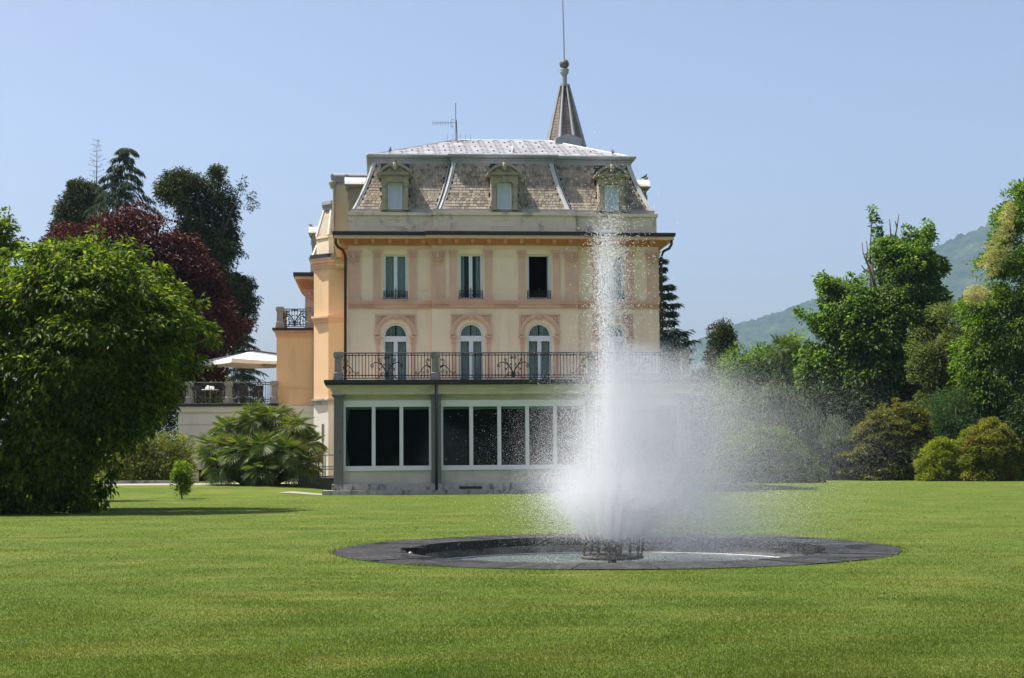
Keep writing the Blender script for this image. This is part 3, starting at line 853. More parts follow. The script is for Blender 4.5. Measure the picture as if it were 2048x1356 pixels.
# pink surrounds: pilasters, arches, capitals, string course
def pil(u0, u1, w0, w1, v, out=0.06, name='pilaster', mat='pink', base=True):
    m = MB(); m.box(u0, u1, v-out, v+.02, w0, w1)
    if base: m.box(u0-.04, u1+.04, v-out-.035, v+.02, w0, w0+.16); m.box(u0-.02, u1+.02, v-out-.02, v+.02, w0+.16, w0+.2)
    return P(name, m, mat)
def small_cap(u0, u1, w0, w1, v, parent=None, out=.06):
    m = MB()
    m.box(u0-.02, u1+.02, v-out-.02, v, w0, w0+.04); m.box(u0-.005, u1+.005, v-out-.01, v, w0+.04, w1-.1)
    m.box(u0-.04, u1+.04, v-out-.045, v, w1-.1, w1-.05); m.box(u0-.065, u1+.065, v-out-.07, v, w1-.05, w1)
    n = 4
    for k in range(n):
        x = u0 + (u1-u0)*(k+.5)/n
        m.box(x-.018, x+.018, v-out-.03, v-out+.01, w0+.045, w1-.105)
    return P('capital', m, 'pink', parent)
bw = W_STR1
def big_cap_mesh(wd, h):
    """mask capital: two volutes, a bearded head and hanging leaves on a tapering block"""
    m = MB()
    m.box(-wd/2-.09, wd/2+.09, -.13, 0, h-.06, h); m.box(-wd/2-.05, wd/2+.05, -.1, 0, h-.1, h-.06)
    m.prism([(-wd/2, 0.16), (0.0, 0.0), (wd/2, .16), (wd/2, h-.1), (-wd/2, h-.1)], -.075, 0)
    for s in (-1, 1):
        m.tube([(x, -.10, z) for x, z in spiral((s*(wd/2-.03), h-.2), .012, .085, 0, s*3.6*PI/1.3, 14)], .024, 5)
        m.tube([(s*.1, -.1, h-.3), (s*.17, -.115, h-.22), (s*(wd/2-.06), -.1, h-.12)], .02, 5)
        m.tube([(s*(wd/2-.02), -.085, h-.28), (s*(wd/2-.05), -.1, h-.38), (s*.09, -.1, .13), (0, -.09, .02)], .022, 5)
    prof = [(0.012, -.13), (.05, -.1), (.075, -.03), (.08, .03), (.06, .09), (.015, .12)]
    m.lathe(prof, 8, (0, -.09, h-.24))
    for k in range(7):
        x = (k-3)*.055; m.tube([(x, -.09, h-.36), (x*.8, -.115, h-.42 - .03*(3-abs(k-3)))], .024, 5)
    m.box(-.016, .016, -.19, -.13, h-.27, h-.22)
    return m.mesh('mask_capital', 'pink')
capw = FU(719.6, vF) - uL
cap_h = W_CAPT - FW(526, vF)
capme = big_cap_mesh(capw, cap_h)
for a, b, v in ((uL, FU(719.6, vF), vF), (cL, FU(888.5, vC), vC), (mir(FU(888.5, vC)), cR, vC), (mir(FU(719.6, vF)), uR, vF)):
    pil(a + .01, b, bw, W_CAPT - cap_h + .12, v)
    link('mask_capital', capme, V, ((a+b)/2, v - 0.03, W_CAPT - cap_h))
for p, q, v in ((748.5, 762, vF), (818.8, 832, vF), (900.7, 913.5, vC), (969.7, 983, vC)):
    a, b = FU(p, v), FU(q, v)
    for x0, x1 in ((a, b), (mir(b), mir(a))):
        pil(x0, x1, bw, W_CAPT - .3, v, .05)
        small_cap(x0, x1, W_CAPT - .3, W_CAPT - .02, v)
# string course with dentils
def ledge(name, u0, u1, v, steps, mat, back=.05, ret=True):
    """stacked mouldings: steps = (w0, w1, overhang)"""
    m = MB()
    for w0, w1, o in steps:
        m.box(u0 - (o if ret else 0), u1 + (o if ret else 0), v - o, v + back, w0, w1)
    return P(name, m, mat)
sc_h = W_STR1 - W_STR0
for a, b, v, cs, r_ in ((uL, cL, vF, [uA], 1), (cL, cR, vC, [uB, uBm], 1), (cR, uR, vF, [uAm], 1)):
    st = ledge('string_course', a, b, v, [(W_STR0, W_STR0+.05, .05), (W_STR0+.05, W_STR0+.19, .03), (W_STR0+.19, W_STR0+.24, .12), (W_STR0+.24, W_STR1-.05, .14), (W_STR1-.05, W_STR1-.001, .17)], 'pink', ret=False)
    m = MB(); x = a + .05
    while x < b - .06:
        if not any(abs(x - c) < .9 for c in cs): m.box(x, x+.055, v-.085, v-.029, W_STR0+.06, W_STR0+.185)
        x += .105
    for c in cs: m.box(c-.92, c+.92, v-.075, v-.029, W_STR0+.052, W_STR0+.19)
    stuff(P('dentils', m, 'pink', st))
# arch surrounds
aT = FW(629, vF); aS = FW(673, vF)
HW = FU(832, vF) - uA
for c, v in centres:
    m = MB(); n = 24
    ro, ri = HW - .09, DW/2 + .16
    sp = dTop - DW/2
    ro = min(ro, aT - .06 - sp)
    # square field round the arch
    m.box(c-HW-.02, c+HW+.02, v-.075, v, aT-.06, aT)
    m.box(c-HW, c-HW+.075, v-.055, v, aS, aT-.06); m.box(c+HW-.075, c+HW, v-.055, v, aS, aT-.06)
    for s in (-1, 1):
        poly = [(c + s*(HW-.075), aT-.06)] + [(c + s*(ro)*math.cos(PI/2*k/8), sp + ro*math.sin(PI/2*k/8)) for k in range(9)]
        m.prism(poly if s > 0 else poly[::-1], v-.022, v)
        m.tube([(c+s*(HW-.2), v-.04, aT-.16), (c+s*(HW-.14), v-.05, aT-.3), (c+s*(HW-.12), v-.04, aT-.42)], [.05, .035, .015], 5)
        m.tube([(c+s*(HW-.2), v-.04, aT-.16), (c+s*(HW-.36), v-.04, aT-.13)], [.05, .02], 5)
    for r0, r1, o in ((ri, ri+.05, .05), (ri+.05, ri+.13, .07), (ri+.13, ri+.2, .045), (ri+.2, ro, .085)):
        for k in range(n):
            t0, t1 = PI*k/n, PI*(k+1)/n
            m.prism([(c-r0*math.cos(t0), sp+r0*math.sin(t0)), (c-r1*math.cos(t0), sp+r1*math.sin(t0)), (c-r1*math.cos(t1), sp+r1*math.sin(t1)), (c-r0*math.cos(t1), sp+r0*math.sin(t1))], v-o, v)
    for k in range(34):                                   # bead row
        t = PI*(k+.5)/34; r_ = ri+.165
        m.box(c-r_*math.cos(t)-.016, c-r_*math.cos(t)+.016, v-.075, v-.04, sp+r_*math.sin(t)-.016, sp+r_*math.sin(t)+.016)
    ar = P('arch_surround', m, 'pink')
    m = MB(); m.prism([(c-.07, sp+ri-.04), (c+.07, sp+ri-.04), (c+.12, aT-.005), (c-.12, aT-.005)], v-.14, v)
    m.prism([(c-.035, sp+ri), (c+.035, sp+ri), (c+.06, aT-.05), (c-.06, aT-.05)], v-.17, v-.14)
    P('keystone', m, 'pink', ar)
    for s in (-1, 1):
        x0, x1 = sorted((c+s*(DW/2+.13), c+s*(HW-.05)))
        pil(x0, x1, DECK-.05, aS-.32, v, .045)
        small_cap(x0-.02, x1+.02, aS-.32, aS, v, None, .055)

# main cornice
OV = .62
W_F0 = W_SOF
for a, b, v, r0, r1 in ((uL, cL, vF, 1, 0), (cL, cR, vC, 1, 1), (cR, uR, vF, 0, 1)):
    L = a - (OV if a == uL else .3 if v == vC else 0); Rr = b + (OV if b == uR else .3 if v == vC else 0)
    m = MB()
    h = W_GUT - W_F0
    m.box(L+.04, Rr-.04, v-OV+.04, v+.1, W_F0, W_F0+.13)
    P('fascia', m, 'fascia')
    so = MB()
    n = 6
    for k in range(n):                                    # coved soffit as a stack of mouldings
        t0 = k/n; o = .1 + .28*((k+1)/n)**1.6
        z0 = W_FRZ + (W_F0 - .005 - W_FRZ)*t0; z1 = W_FRZ + (W_F0 - .005 - W_FRZ)*(k+1)/n
        so.box(a-(o if a == uL or v == vC else 0), b+(o if b == uR or v == vC else 0), v-o, v+.05, z0, z1-.001)
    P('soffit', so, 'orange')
    cnt = max(2, round((b - a) / .69)); me = None
    for k in range(cnt):
        x = a + (b-a)*(k+.5)/cnt
        if me is None:
            bm = MB(); bm.box(-.08, .08, -.44, -.1, W_F0-.15, W_F0-.006); bm.box(-.06, .06, -.34, -.1, W_F0-.19, W_F0-.15)
            bm.box(-.09, .09, -.48, -.1, W_F0-.045, W_F0-.008); bm.box(-.012, .012, -.452, -.44, W_F0-.14, W_F0-.05)
            me = bm.mesh('bracket', 'orangepink')
        link('bracket', me, V, (x, v, 0))
    g = MB(); g.box(L, Rr, v-OV-.02, v+.1, W_F0+.132, W_GUT-.03); g.box(L-.02, Rr+.02, v-OV-.05, v-OV+.08, W_GUT-.11, W_GUT)
    P('gutter', g, 'gutter')
    P('frieze_band', MB().box(a, b, v-.03, v, W_CAPT+.02, W_CAPT+.06), 'cream')
for s, u in ((-1, uL), (1, uR)):                          # cornice along the sides
    m = MB(); x0, x1 = sorted((u, u+s*OV))
    m.box(x0, x1, vF+.101, DEP, W_F0+.002, W_F0+.128); P('fascia', m, 'fascia')
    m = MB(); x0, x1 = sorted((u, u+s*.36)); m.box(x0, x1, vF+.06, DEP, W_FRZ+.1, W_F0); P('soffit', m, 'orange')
    m = MB(); x0, x1 = sorted((u, u+s*(OV+.02))); m.box(x0, x1, vF+.101, DEP, W_F0+.134, W_GUT-.032); P('gutter', m, 'gutter')
# downpipes of the main block
for s, u in ((-1, uL), (1, uR)):
    x = u + s*.10
    pts = [(u+s*.5, vF-.45, W_GUT-.2), (u+s*.5, vF-.42, W_F0-.18), (u+s*.42, vF-.3, W_F0-.34), (u+s*.2, vF-.12, W_FRZ-.22), (x, vF-.06, W_FRZ-.5), (x, vF-.06, DECK)]
    P('downpipe', MB().tube(pts, .06, 8), 'pipe', None, True)

# attic parapet
aL_, aR_ = FU(698.5, vF), mir(FU(698.5, vF))
W_A1 = FW(431, vF); W_A2 = FW(425, vF)
pC0, pC1 = FU(866.5, vC), mir(FU(866.5, vC))
at_parts = [(aL_, pC0, vF), (pC0, pC1, vC), (pC1, aR_, vF)]
for a, b, v in at_parts:
    m = MB(); m.box(a, b, v, DEP-.2 if v == vF else vF + .5, W_GUT-.2, W_A1)
    P('attic_wall', m, 'attic')
    P('attic_ledge', MB().box(a-(.06 if v == vC or a == aL_ else 0), b+(.06 if v == vC or b == aR_ else 0), v-.07, v+.4, W_A1, W_A2), 'attic')
for p, q, v in ((770, 812, vF), (988, 1027, vC)):
    panel(FU(p, v), FU(q, v), FW(452, v), FW(437, v), v)
panel(mir(FU(812, vF)), mir(FU(770, vF)), FW(452, vF), FW(437, vF), vF)

# mansard
W_M0 = FW(419, vF+.1); W_M1 = FW(325.5, vF+.8)
RUN = FU(744, vF+.8) - FU(705, vF+.1)
mL, mR = FU(705, vF+.1), mir(FU(705, vF+.1))
kL, kR = FU(878, vC+.1), mir(FU(878, vC+.1))
def run(t): return RUN * (1.32*t - .32*t*t)
def msurf(t, v): return v + .12 + run(t), W_M0 + (W_M1 - W_M0)*t
def mside(v): return vF if v == vF else vC
MANS = None
m = MB()
NT = 10
for a, b, v, hl, hr in ((mL, mR, vF, 1, 1), (kL, kR, vC, .75, .75)):
    rows = []
    for k in range(NT+1):
        t = k/NT; vv, ww = msurf(t, v)
        rows.append([(a + run(t)*hl, vv, ww), (b - run(t)*hr, vv, ww)])
    for k in range(NT):
        m.add([rows[k][0], rows[k][1], rows[k+1][1], rows[k+1][0]], [(0, 1, 2, 3)])
    if v == vF:                                           # side slopes
        for k in range(NT):
            for s in (0, 1):
                p, q = rows[k][s], rows[k+1][s]
                f = [p, q, (q[0], DEP-.3-run((k+1)/NT), q[2]), (p[0], DEP-.3-run(k/NT), p[2])]
                m.add(f if s == 0 else f[::-1], [(3, 2, 1, 0)])
    else:
        for k in range(NT):
            for s in (0, 1):
                p, q = rows[k][s], rows[k+1][s]
                f = [p, q, (q[0], q[1]+.5, q[2]), (p[0], p[1]+.5, p[2])]
                m.add(f if s == 0 else f[::-1], [(3, 2, 1, 0)])
MANS = P('mansard_roof', m, 'roofdark')
# dormer positions
dorm = [(FU(790.5, vF), vF), (UC, vC), (mir(FU(790.5, vF)), vF)]
DH = .57                                                  # half width of a dormer body
NROW = 17
SCAL = {3, 4, 5, 10, 11, 12}
SW, RH = .185, 1.0 / NROW
slope_len = math.hypot(W_M1 - W_M0, RUN)
def splate(kind, sw):
    m = MB(); h = 1.35 * slope_len / NROW; t = .030; w = sw * .47
    if kind == 'scallop':
        pts = [(-w, h)] + [(-w*math.cos(PI*k/6), w*.95*(1 - math.sin(PI*k/6))) for k in range(7)] + [(w, h)]
        n = len(pts)
        vs = [(x, -t - .010*(1 - z/h), z) for x, z in pts] + [(x, -.0, z) for x, z in pts]
        fs = [tuple(range(n))] + [(i+1, i, i+n, i+1+n) for i in range(n-1)]
        m.add(vs, fs)
    else:
        m.hexa([(-w, -t-.010, 0), (w, -t-.010, 0), (w, 0, 0), (-w, 0, 0)], [(-w, -t*.8, h), (w, -t*.8, h), (w, 0, h), (-w, 0, h)])
    return m
sc_me = splate('scallop', SW).mesh('shingle', 'shingle')
sq = splate('square', .155)
rest = MB()
for a, b, v, hl in ((mL, kL, vF, 1), (kL, kR, vC, .75), (kR, mR, vF, 1)):
    for r in range(NROW):
        t = r / NROW; vv, ww = msurf(t, v); v2, w2 = msurf(t + .06, v)
        ang = math.atan2(v2 - vv, w2 - ww)
        if v == vC: lo, hi = a + run(t)*hl + .12, b - run(t)*hl - .12
        elif a == mL: lo, hi = a + run(t) + .16, kL + run(t)*.75 - .06
        else: lo, hi = kR - run(t)*.75 + .06, b - run(t) - .16
        w_ = SW if r in SCAL else .155
        n = int((hi - lo) / w_); off = lo + ((hi - lo) - n*w_)/2 + (w_/2 if r % 2 else 0)
        for k in range(n - (r % 2)):
            u = off + w_*(k + .5)
            if any(abs(u - du) < DH + .02 for du, dv in dorm): continue
            if r in SCAL:
                o = link('shingle', sc_me, MANS, (u, vv - .004, ww)); o.rotation_euler = (-ang, 0, random.uniform(-.02, .02))
            else:
                c, s = math.cos(-ang + random.uniform(-.015, .015)), math.sin(-ang)
                k_ = random.uniform(.94, 1.02)
                rest.add([(x*k_ + u, vv - .004 + y*c - z*s, ww + y*s + z*c) for x, y, z in sq.v], sq.f)
stuff(rest.build('shingle_courses', 'shingle', MANS))
# hip flashings and lead base
def hip(a, v, s, f, wid=.17):
    m = MB()
    for k in range(NT):
        q = []
        for kk in (k, k+1):
            t = kk/NT; vv, ww = msurf(t, v); u = a + s*run(t)*f
            q.append(((u - s*.02, vv-.05, ww), (u + s*wid, vv-.05, ww), (u + s*wid, vv+.06, ww), (u - s*.02, vv+.06, ww)))
        b, t_ = q
        if s < 0: b = [b[1], b[0], b[3], b[2]]; t_ = [t_[1], t_[0], t_[3], t_[2]]
        m.hexa(b, t_)
    m.tube([(a + s*(run(k/NT)*f + wid*.35), msurf(k/NT, v)[0] - .055, msurf(k/NT, v)[1]) for k in range(NT+1)], .03, 6)
    P('hip_flashing', m, 'leadlight', MANS)
hip(mL, vF, 1, 1); hip(mR, vF, -1, 1); hip(kL, vC, 1, .75); hip(kR, vC, -1, .75)
for a, b, v in ((mL-.06, pC0, vF), (pC0, pC1, vC), (pC1, mR+.06, vF)):
    P('lead_base', MB().box(a, b, v+.05, v+.3, W_A2, W_M0+.012), 'lead', MANS)
# valley pipes beside the centre pavilion
for s, u in ((1, kL), (-1, kR)):
    pts = [(u + s*(run(t)*.75 - .1), msurf(t, vF)[0] - .06, msurf(t, vF)[1]) for t in (1.0, .85, .6, .35, .12, 0)]
    P('downpipe', MB().tube(pts, .045, 6), 'lead', MANS, True)
# lead roll cornice on top
W_T0, W_T1 = W_M1 - .02, FW(304.5, vF+.55)
def rollc(u0, u1, v0, v1):
    m = MB(); h = W_T1 - W_T0
    for o, z0, z1 in ((.04, 0, .35), (.10, .35, .48), (.06, .48, .56), (.16, .56, .64)):
        m.box(u0-o, u1+o, v0-o, v1+o, W_T0+h*z0, W_T0+h*z1)
    rr = h*.2
    pts = [(u0-.16, v1+.16, W_T1-rr), (u0-.16, v0-.16, W_T1-rr), (u1+.16, v0-.16, W_T1-rr), (u1+.16, v1+.16, W_T1-rr)]
    m.box(u0-.15, u1+.15, v0-.15, v1+.15, W_T1-2*rr, W_T1-.01)
    m.tube(pts[0:2], rr, 10); m.tube(pts[1:3], rr, 10); m.tube(pts[2:4], rr, 10)
    for p in pts[1:3]: m.lathe([(rr*math.cos(-PI/2+PI*k/8), rr*math.sin(-PI/2+PI*k/8)) for k in range(9)], 10, p)
    return m
tF, tC = msurf(1, vF)[0], msurf(1, vC)[0]
P('lead_cornice', rollc(mL+RUN, mR-RUN, tF, DEP-.3-RUN), 'lead')
P('lead_cornice', rollc(kL+RUN*.75, kR-RUN*.75, tC, tF+1.0), 'lead')

# upper roof with diamond slates
rU0, rU1 = mL+RUN-.05, mR-RUN+.05
rV0, rV1 = tF-.05, DEP-.3-RUN
W_E = W_T1 - .06
rgV = (rV0 + rV1)/2 + .3
rgA, rgB = FU(912, rgV, 280), FU(1100, rgV, 280)
W_RG = FW(281.5, rgV, 1000)
m = MB()
A, Bq, C, D = (rU0, rV0, W_E), (rU1, rV0, W_E), (rU1, rV1, W_E), (rU0, rV1, W_E)
G, H = (rgA, rgV, W_RG), (rgB, rgV, W_RG)
m.add([A, Bq, C, D, G, H], [(0, 1, 5, 4), (1, 2, 5), (2, 3, 4, 5), (3, 0, 4)])
ROOF = P('upper_roof', m, 'lead')
sl = math.atan2(W_RG - W_E, rgV - rV0); SL = math.hypot(W_RG - W_E, rgV - rV0)
dm = MB(); aw, ah = .35, .45
dm.add([(0, -ah, .018), (aw, 0, .012), (0, ah, .006), (-aw, 0, .012), (0, -ah, .0), (aw, 0, .0), (0, ah, .0), (-aw, 0, .0)], [(0, 1, 2, 3), (4, 5, 1, 0), (7, 4, 0, 3)])
dm.box(-.035, .035, -ah+.1, -ah+.17, .02, .075)           # snow guard
dme = dm.mesh('slate', 'slate')
dm2 = MB(); dm2.add(dm.v[:8], [(0, 1, 2, 3), (4, 5, 1, 0), (7, 4, 0, 3)]); dme2 = dm2.mesh('slate', 'slate')
nr = int(SL / (ah*1.03)); cs_, ss_ = math.cos(sl), math.sin(sl)
for r in range(nr):
    y = (r + .5) * SL / nr
    t = y / SL
    lo = rU0 + (rgA - rU0)*t + .2; hi = rU1 + (rgB - rU1)*t - .2
    u = lo + (aw*1.03 if r % 2 else 0)
    while u < hi:
        o = link('slate', dme if r % 3 == 0 else dme2, ROOF, (u, rV0 + y*cs_ - ss_*.01, W_E + y*ss_ + cs_*.012)); o.rotation_euler = (sl, 0, random.uniform(-.03, .03))
        u += aw * 2 * 1.03
m = MB()
m.tube([A, G], .05, 6); m.tube([Bq, H], .05, 6); m.tube([G, H], .06, 6)
P('ridge_roll', m, 'leadlight', ROOF)
vp = (FU(1026, rV0+1.0, 292), rV0 + 1.0)
P('vent_pipe', MB().tube([(vp[0], vp[1], W_E + .1), (vp[0], vp[1], W_E + 1.0*math.tan(sl) + .32)], .06, 8), 'leadlight', ROOF, True)

# dormers
def make_dormer(name, side=0):
    d = link(name, None, V)
    m = MB(); hb = W_M0 - .05
    bt = FW(352, vF+.05)                                    # underside of the pediment
    # body with the opening
    ow = .31; wt = FW(366, vF); wb_ = W_M0 + .0
    for s in (-1, 1):
        x0, x1 = sorted((s*ow, s*DH)); m.box(x0, x1, .0, 1.3, hb, bt)
    m.box(-ow, ow, 0, 1.3, wt, bt); m.box(-ow, ow, .0, 1.3, hb - .02, wb_)
    P('body', m, 'dormer', d)
    for s in (-1, 1):
        m = MB(); x0, x1 = sorted((s*.36, s*.55))
        m.box(x0, x1, -.09, -.001, hb, wt-.05); m.box(x0-.03, x1+.03, -.12, -.001, hb, hb+.14)
        m.box(x0-.02, x1+.02, -.11, -.001, wt-.18, wt-.05); m.box(x0-.05, x1+.05, -.14, -.001, wt-.05, wt+.02)
        m.tube([(x0+.02, -.12, wt-.1), (x1-.02, -.12, wt-.1)], .035, 6)
        m.box(x0+.05, x1-.05, -.15, -.09, wt-.18, wt-.08)
        m.tube([(s*.6, -.03, hb+.03), (s*.66, -.03, hb+.06), (s*.63, -.03, hb+.2), (s*.56, -.03, hb+.42)], [.07, .05, .04, .02], 6)
        P('pilaster', m, 'dormer', d)
    m = MB(); m.box(-.58, .58, -.1, -.001, wt+.022, bt-.005); m.prism([(-.05, wt-.02), (.05, wt-.02), (.08, bt-.01), (-.08, bt-.01)], -.16, -.09)
    P('entablature', m, 'dormer', d)
    # segmental pediment
    m = MB(); hw, rise = .70, .40
    m.box(-hw, hw, -.22, 1.25, bt, bt+.05); m.box(-hw-.03, hw+.03, -.26, 1.25, bt+.05, bt+.1)
    z0 = bt + .1; rad = (hw*hw + rise*rise)/(2*rise); cz = z0 + rise - rad; a0 = math.asin(hw/rad)
    n = 14
    arc = lambda r_: [(r_*math.sin(-a0 + 2*a0*k/n), cz + r_*math.cos(-a0 + 2*a0*k/n)) for k in range(n+1)]
    o_, i_ = arc(rad), arc(rad-.09)
    for k in range(n):
        m.prism([o_[k], o_[k+1], i_[k+1], i_[k]][::-1], -.26, 1.25)
    inner = [p for p in i_ if p[1] > z0 - .02]
    m.prism((inner + [(hw-.06, z0), (-hw+.06, z0)])[::-1], -.12, 1.2)
    for s in (-1, 1): m.prism([(s*.2, z0+.02), (s*.48, z0+.02), (s*.2, z0+.2)][::(1 if s > 0 else -1)], -.17, -.12)
    P('pediment', m, 'dormer', d)
    m = MB()
    top = [(1.008*x, z + .012) for x, z in o_]
    for k in range(n): m.prism([top[k], top[k+1], (o_[k+1][0], o_[k+1][1]+.003), (o_[k][0], o_[k][1]+.003)][::-1], -.27, 1.26)
    P('pediment_flashing', m, 'leadlight', d)
    m = MB(); zt = z0 + rise
    m.lathe([(.02, -.30), (.10, -.22), (.13, -.1), (.12, .0), (.07, .06), (.06, .1), (.1, .13), (.11, .16), (.03, .17)], 10, (0, -.2, zt - .02))
    for s in (-1, 1): m.tube([(s*.1, -.24, zt-.02), (s*.19, -.25, zt-.08), (s*.15, -.25, zt-.17)], [.045, .05, .02], 6)
    P('shield', m, 'dormer', d)
    m = MB(); f = .05
    m.box(-ow, -ow+f, .06, .12, wb_, wt); m.box(ow-f, ow, .06, .12, wb_, wt); m.box(-ow+f, ow-f, .06, .12, wt-f, wt); m.box(-ow+f, ow-f, .06, .12, wb_, wb_+f)
    P('window_frame', m, 'white', d)
    m = MB()
    for k in range(7):
        x = -ow+f + (2*(ow-f))*k/7; m.box(x+.004, x + (2*(ow-f))/7 - .004, .085, .11, wb_+f, wt-f)
    m.box(-ow+f, ow-f, .1, .115, wb_+f, wt-f)
    P('shutter', m, 'shutter', d)
    return d
def copy_part(src, loc, rz=0):
    c = src.copy(); COL.objects.link(c); c.location = loc; c.rotation_euler = (0, 0, rz); c.parent = src.parent
    for ch in src.children:
        k = ch.copy(); COL.objects.link(k); k.parent = c
    return c
D0 = make_dormer('dormer'); D0.location = (dorm[0][0], vF, 0)
copy_part(D0, (dorm[1][0], vC, 0)); copy_part(D0, (dorm[2][0], vF, 0))
for vv in (6.6, 10.4):                                     # dormers of the side slopes, seen in profile
    copy_part(D0, (mL-.12, vv, 0), -PI/2); copy_part(D0, (mR+.12, vv, 0), PI/2)

# spire
sv = 9.6
su = FU(1130, sv, 290)
sB, sT = FU(1166, sv, 288) - FU(1097, sv, 288), FU(1135, sv, 170) - FU(1117.5, sv, 170)
wS0, wS1 = FW(288, sv, 1130), FW(172, sv, 1126)
sut = FU(1126, sv, 170)
slope = (sB/2 - sT/2)/(wS1 - wS0)
wSb = W_RG - 1.1
rb = sB/2 + slope*(wS0 - wSb)
SP = link('spire', None, V, (su, sv, 0))
def oct_(r, k): return (r*math.cos(PI/8 + PI/4*k), r*math.sin(PI/8 + PI/4*k))
K8 = 1.0/math.cos(PI/8)
MB().lathe([(rb*K8, wSb-1.4), (rb*K8, wSb), (sT/2*K8, wS1)], 8, (0, 0, 0), PI/8).build('spire_core', 'roofdark', SP)
for k in range(8):
    a, b = oct_(rb*K8, k), oct_(sT/2*K8, k)
    MB().tube([(a[0], a[1], wSb), (b[0], b[1], wS1)], [.13, .045], 6).build('spire_rib', 'lead', SP)
shs = MB()
for k in range(8):
    am = PI/4*(k+1) ; nrm = (math.cos(am), math.sin(am)); tg = (-math.sin(am), math.cos(am))
    rows = 26
    for r in range(rows):
        z = wSb + (wS1 - wSb)*r/rows; rr = rb - slope*(z - wSb); hw = rr*math.tan(PI/8) - .1
        if hw < .05: continue
        n = max(1, int(2*hw/.16)); s_ = 2*hw/n
        for j in range(n):
            c = -hw + s_*(j+.5); h = (wS1-wSb)/rows*1.25; r2 = rr - slope*h
            def q(tc, rad, zz): return (nrm[0]*rad + tg[0]*tc, nrm[1]*rad + tg[1]*tc, zz)
            w_ = s_*.47
            shs.hexa([q(c+w_, rr-.01, z), q(c-w_, rr-.01, z), q(c-w_, rr+.03, z), q(c+w_, rr+.03, z)], [q(c+w_, r2-.01, z+h), q(c-w_, r2-.01, z+h), q(c-w_, r2+.012, z+h), q(c+w_, r2+.012, z+h)])
stuff(shs.build('spire_shingles', 'spireshingle', SP))
z1 = wS1
zn = FW(137, sv, 1125); zb = FW(128, sv, 1125); br = (FU(1135, sv, 128) - FU(1115.5, sv, 128))/2
MB().lathe([(sT/2*1.25, z1-.03), (sT/2*1.25, z1+.06), (sT/2*.62, z1+.08), (sT/2*.6, zn-.34), (sT/2*1.0, zn-.2), (sT/2*1.05, zn-.05), (sT/2*.7, zn)], 12).build('spire_neck', 'lead', SP)
MB().lathe([(max(.01, br*math.sin(PI*k/10)), zb - br*math.cos(PI*k/10)) for k in range(11)], 18).build('spire_ball', 'copper', SP, True)
MB().tube([(0, 0, zb), (0, 0, zb+br+.5), (-.02, 0, zb+2.0), (-.09, 0, zb+5.5)], [.035, .03, .028, .012], 6).build('lightning_rod', 'steel', SP)
m = MB()
m.prism([(-.62, wS0-.5), (.62, wS0-.5), (.62, wS0-.02), (0, wS0+.22), (-.62, wS0-.02)], -rb-.35, -rb+1.0)
m.build('spire_gable', 'lead', SP)

# ------------------------------------------------------------------ the glazed garden room in front
vp_, vw_ = .35, .55
pA = (FU(667.4, vp_, 900), FU(686.9, vp_, 900)); pB = (FU(862.9, vp_, 900), FU(882.3, vp_, 900)); pCc = (FU(1172, vp_, 900), FU(1191.5, vp_, 900))
mid = (pB[0] + pCc[1])/2
pD = (2*mid - pA[1], 2*mid - pA[0])
pillars = [pA, pB, pCc, pD]
gL, gR = pA[0], pD[1]
w_st = FW(981.5, 0, 668); w_pl = FW(968.5, vp_, 690); w_w0 = FW(940.3, vw_, 690); w_g0 = FW(932.5, vw_, 690)
w_g1 = FW(814.0, vw_, 700); w_f1 = FW(801, vw_, 700); w_l1 = FW(790.5, vw_, 700); w_c1 = FW(771.5, .1, 690)
DK1 = FW(759.8, -.05, 660); 
# step stones
x = -.02; me_i = 0
while x < gR + .35:
    wd = random.uniform(1.2, 2.0); e = min(x + wd, gR + .4)
    P('step_stone', MB().box(x+.006, e-.006, 0 + random.uniform(0, .01), .6, -.1, w_st - random.uniform(0, .008)), 'plinth'); x = e
x = gL - .08
while x < gR + .08:
    wd = random.uniform(2.2, 3.6); e = min(x + wd, gR + .1)
    P('plinth_stone', MB().box(x+.004, e-.004, vp_-.02, .9, w_st-.02, w_pl - random.uniform(0, .006)), 'plinth'); x = e
P('floor_vent', MB().box(FU(918, vp_, 975), FU(964, vp_, 975), vp_-.035, vp_, w_st+.02, w_st+.12), 'gutter')
for a, b in pillars:
    m = MB(); m.box(a, b, vp_, vp_+.4, w_st+.18, w_l1-.07); p = P('granite_pillar', m, 'granite')
    P('pillar_base', MB().box(a-.02, b+.02, vp_-.03, vp_+.42, w_st-.02, w_st+.18), 'plinth', p)
    m = MB(); m.box(a-.05, b+.05, vp_-.05, vp_+.4, w_l1-.07, w_l1-.03); m.box(a-.09, b+.09, vp_-.09, vp_+.4, w_l1-.03, w_l1+.02)
    P('pillar_cap', m, 'granite', p)
bays = [(pA[1], pB[0], 3), (pB[1], pCc[0], 5), (pCc[1], pD[0], 3)]
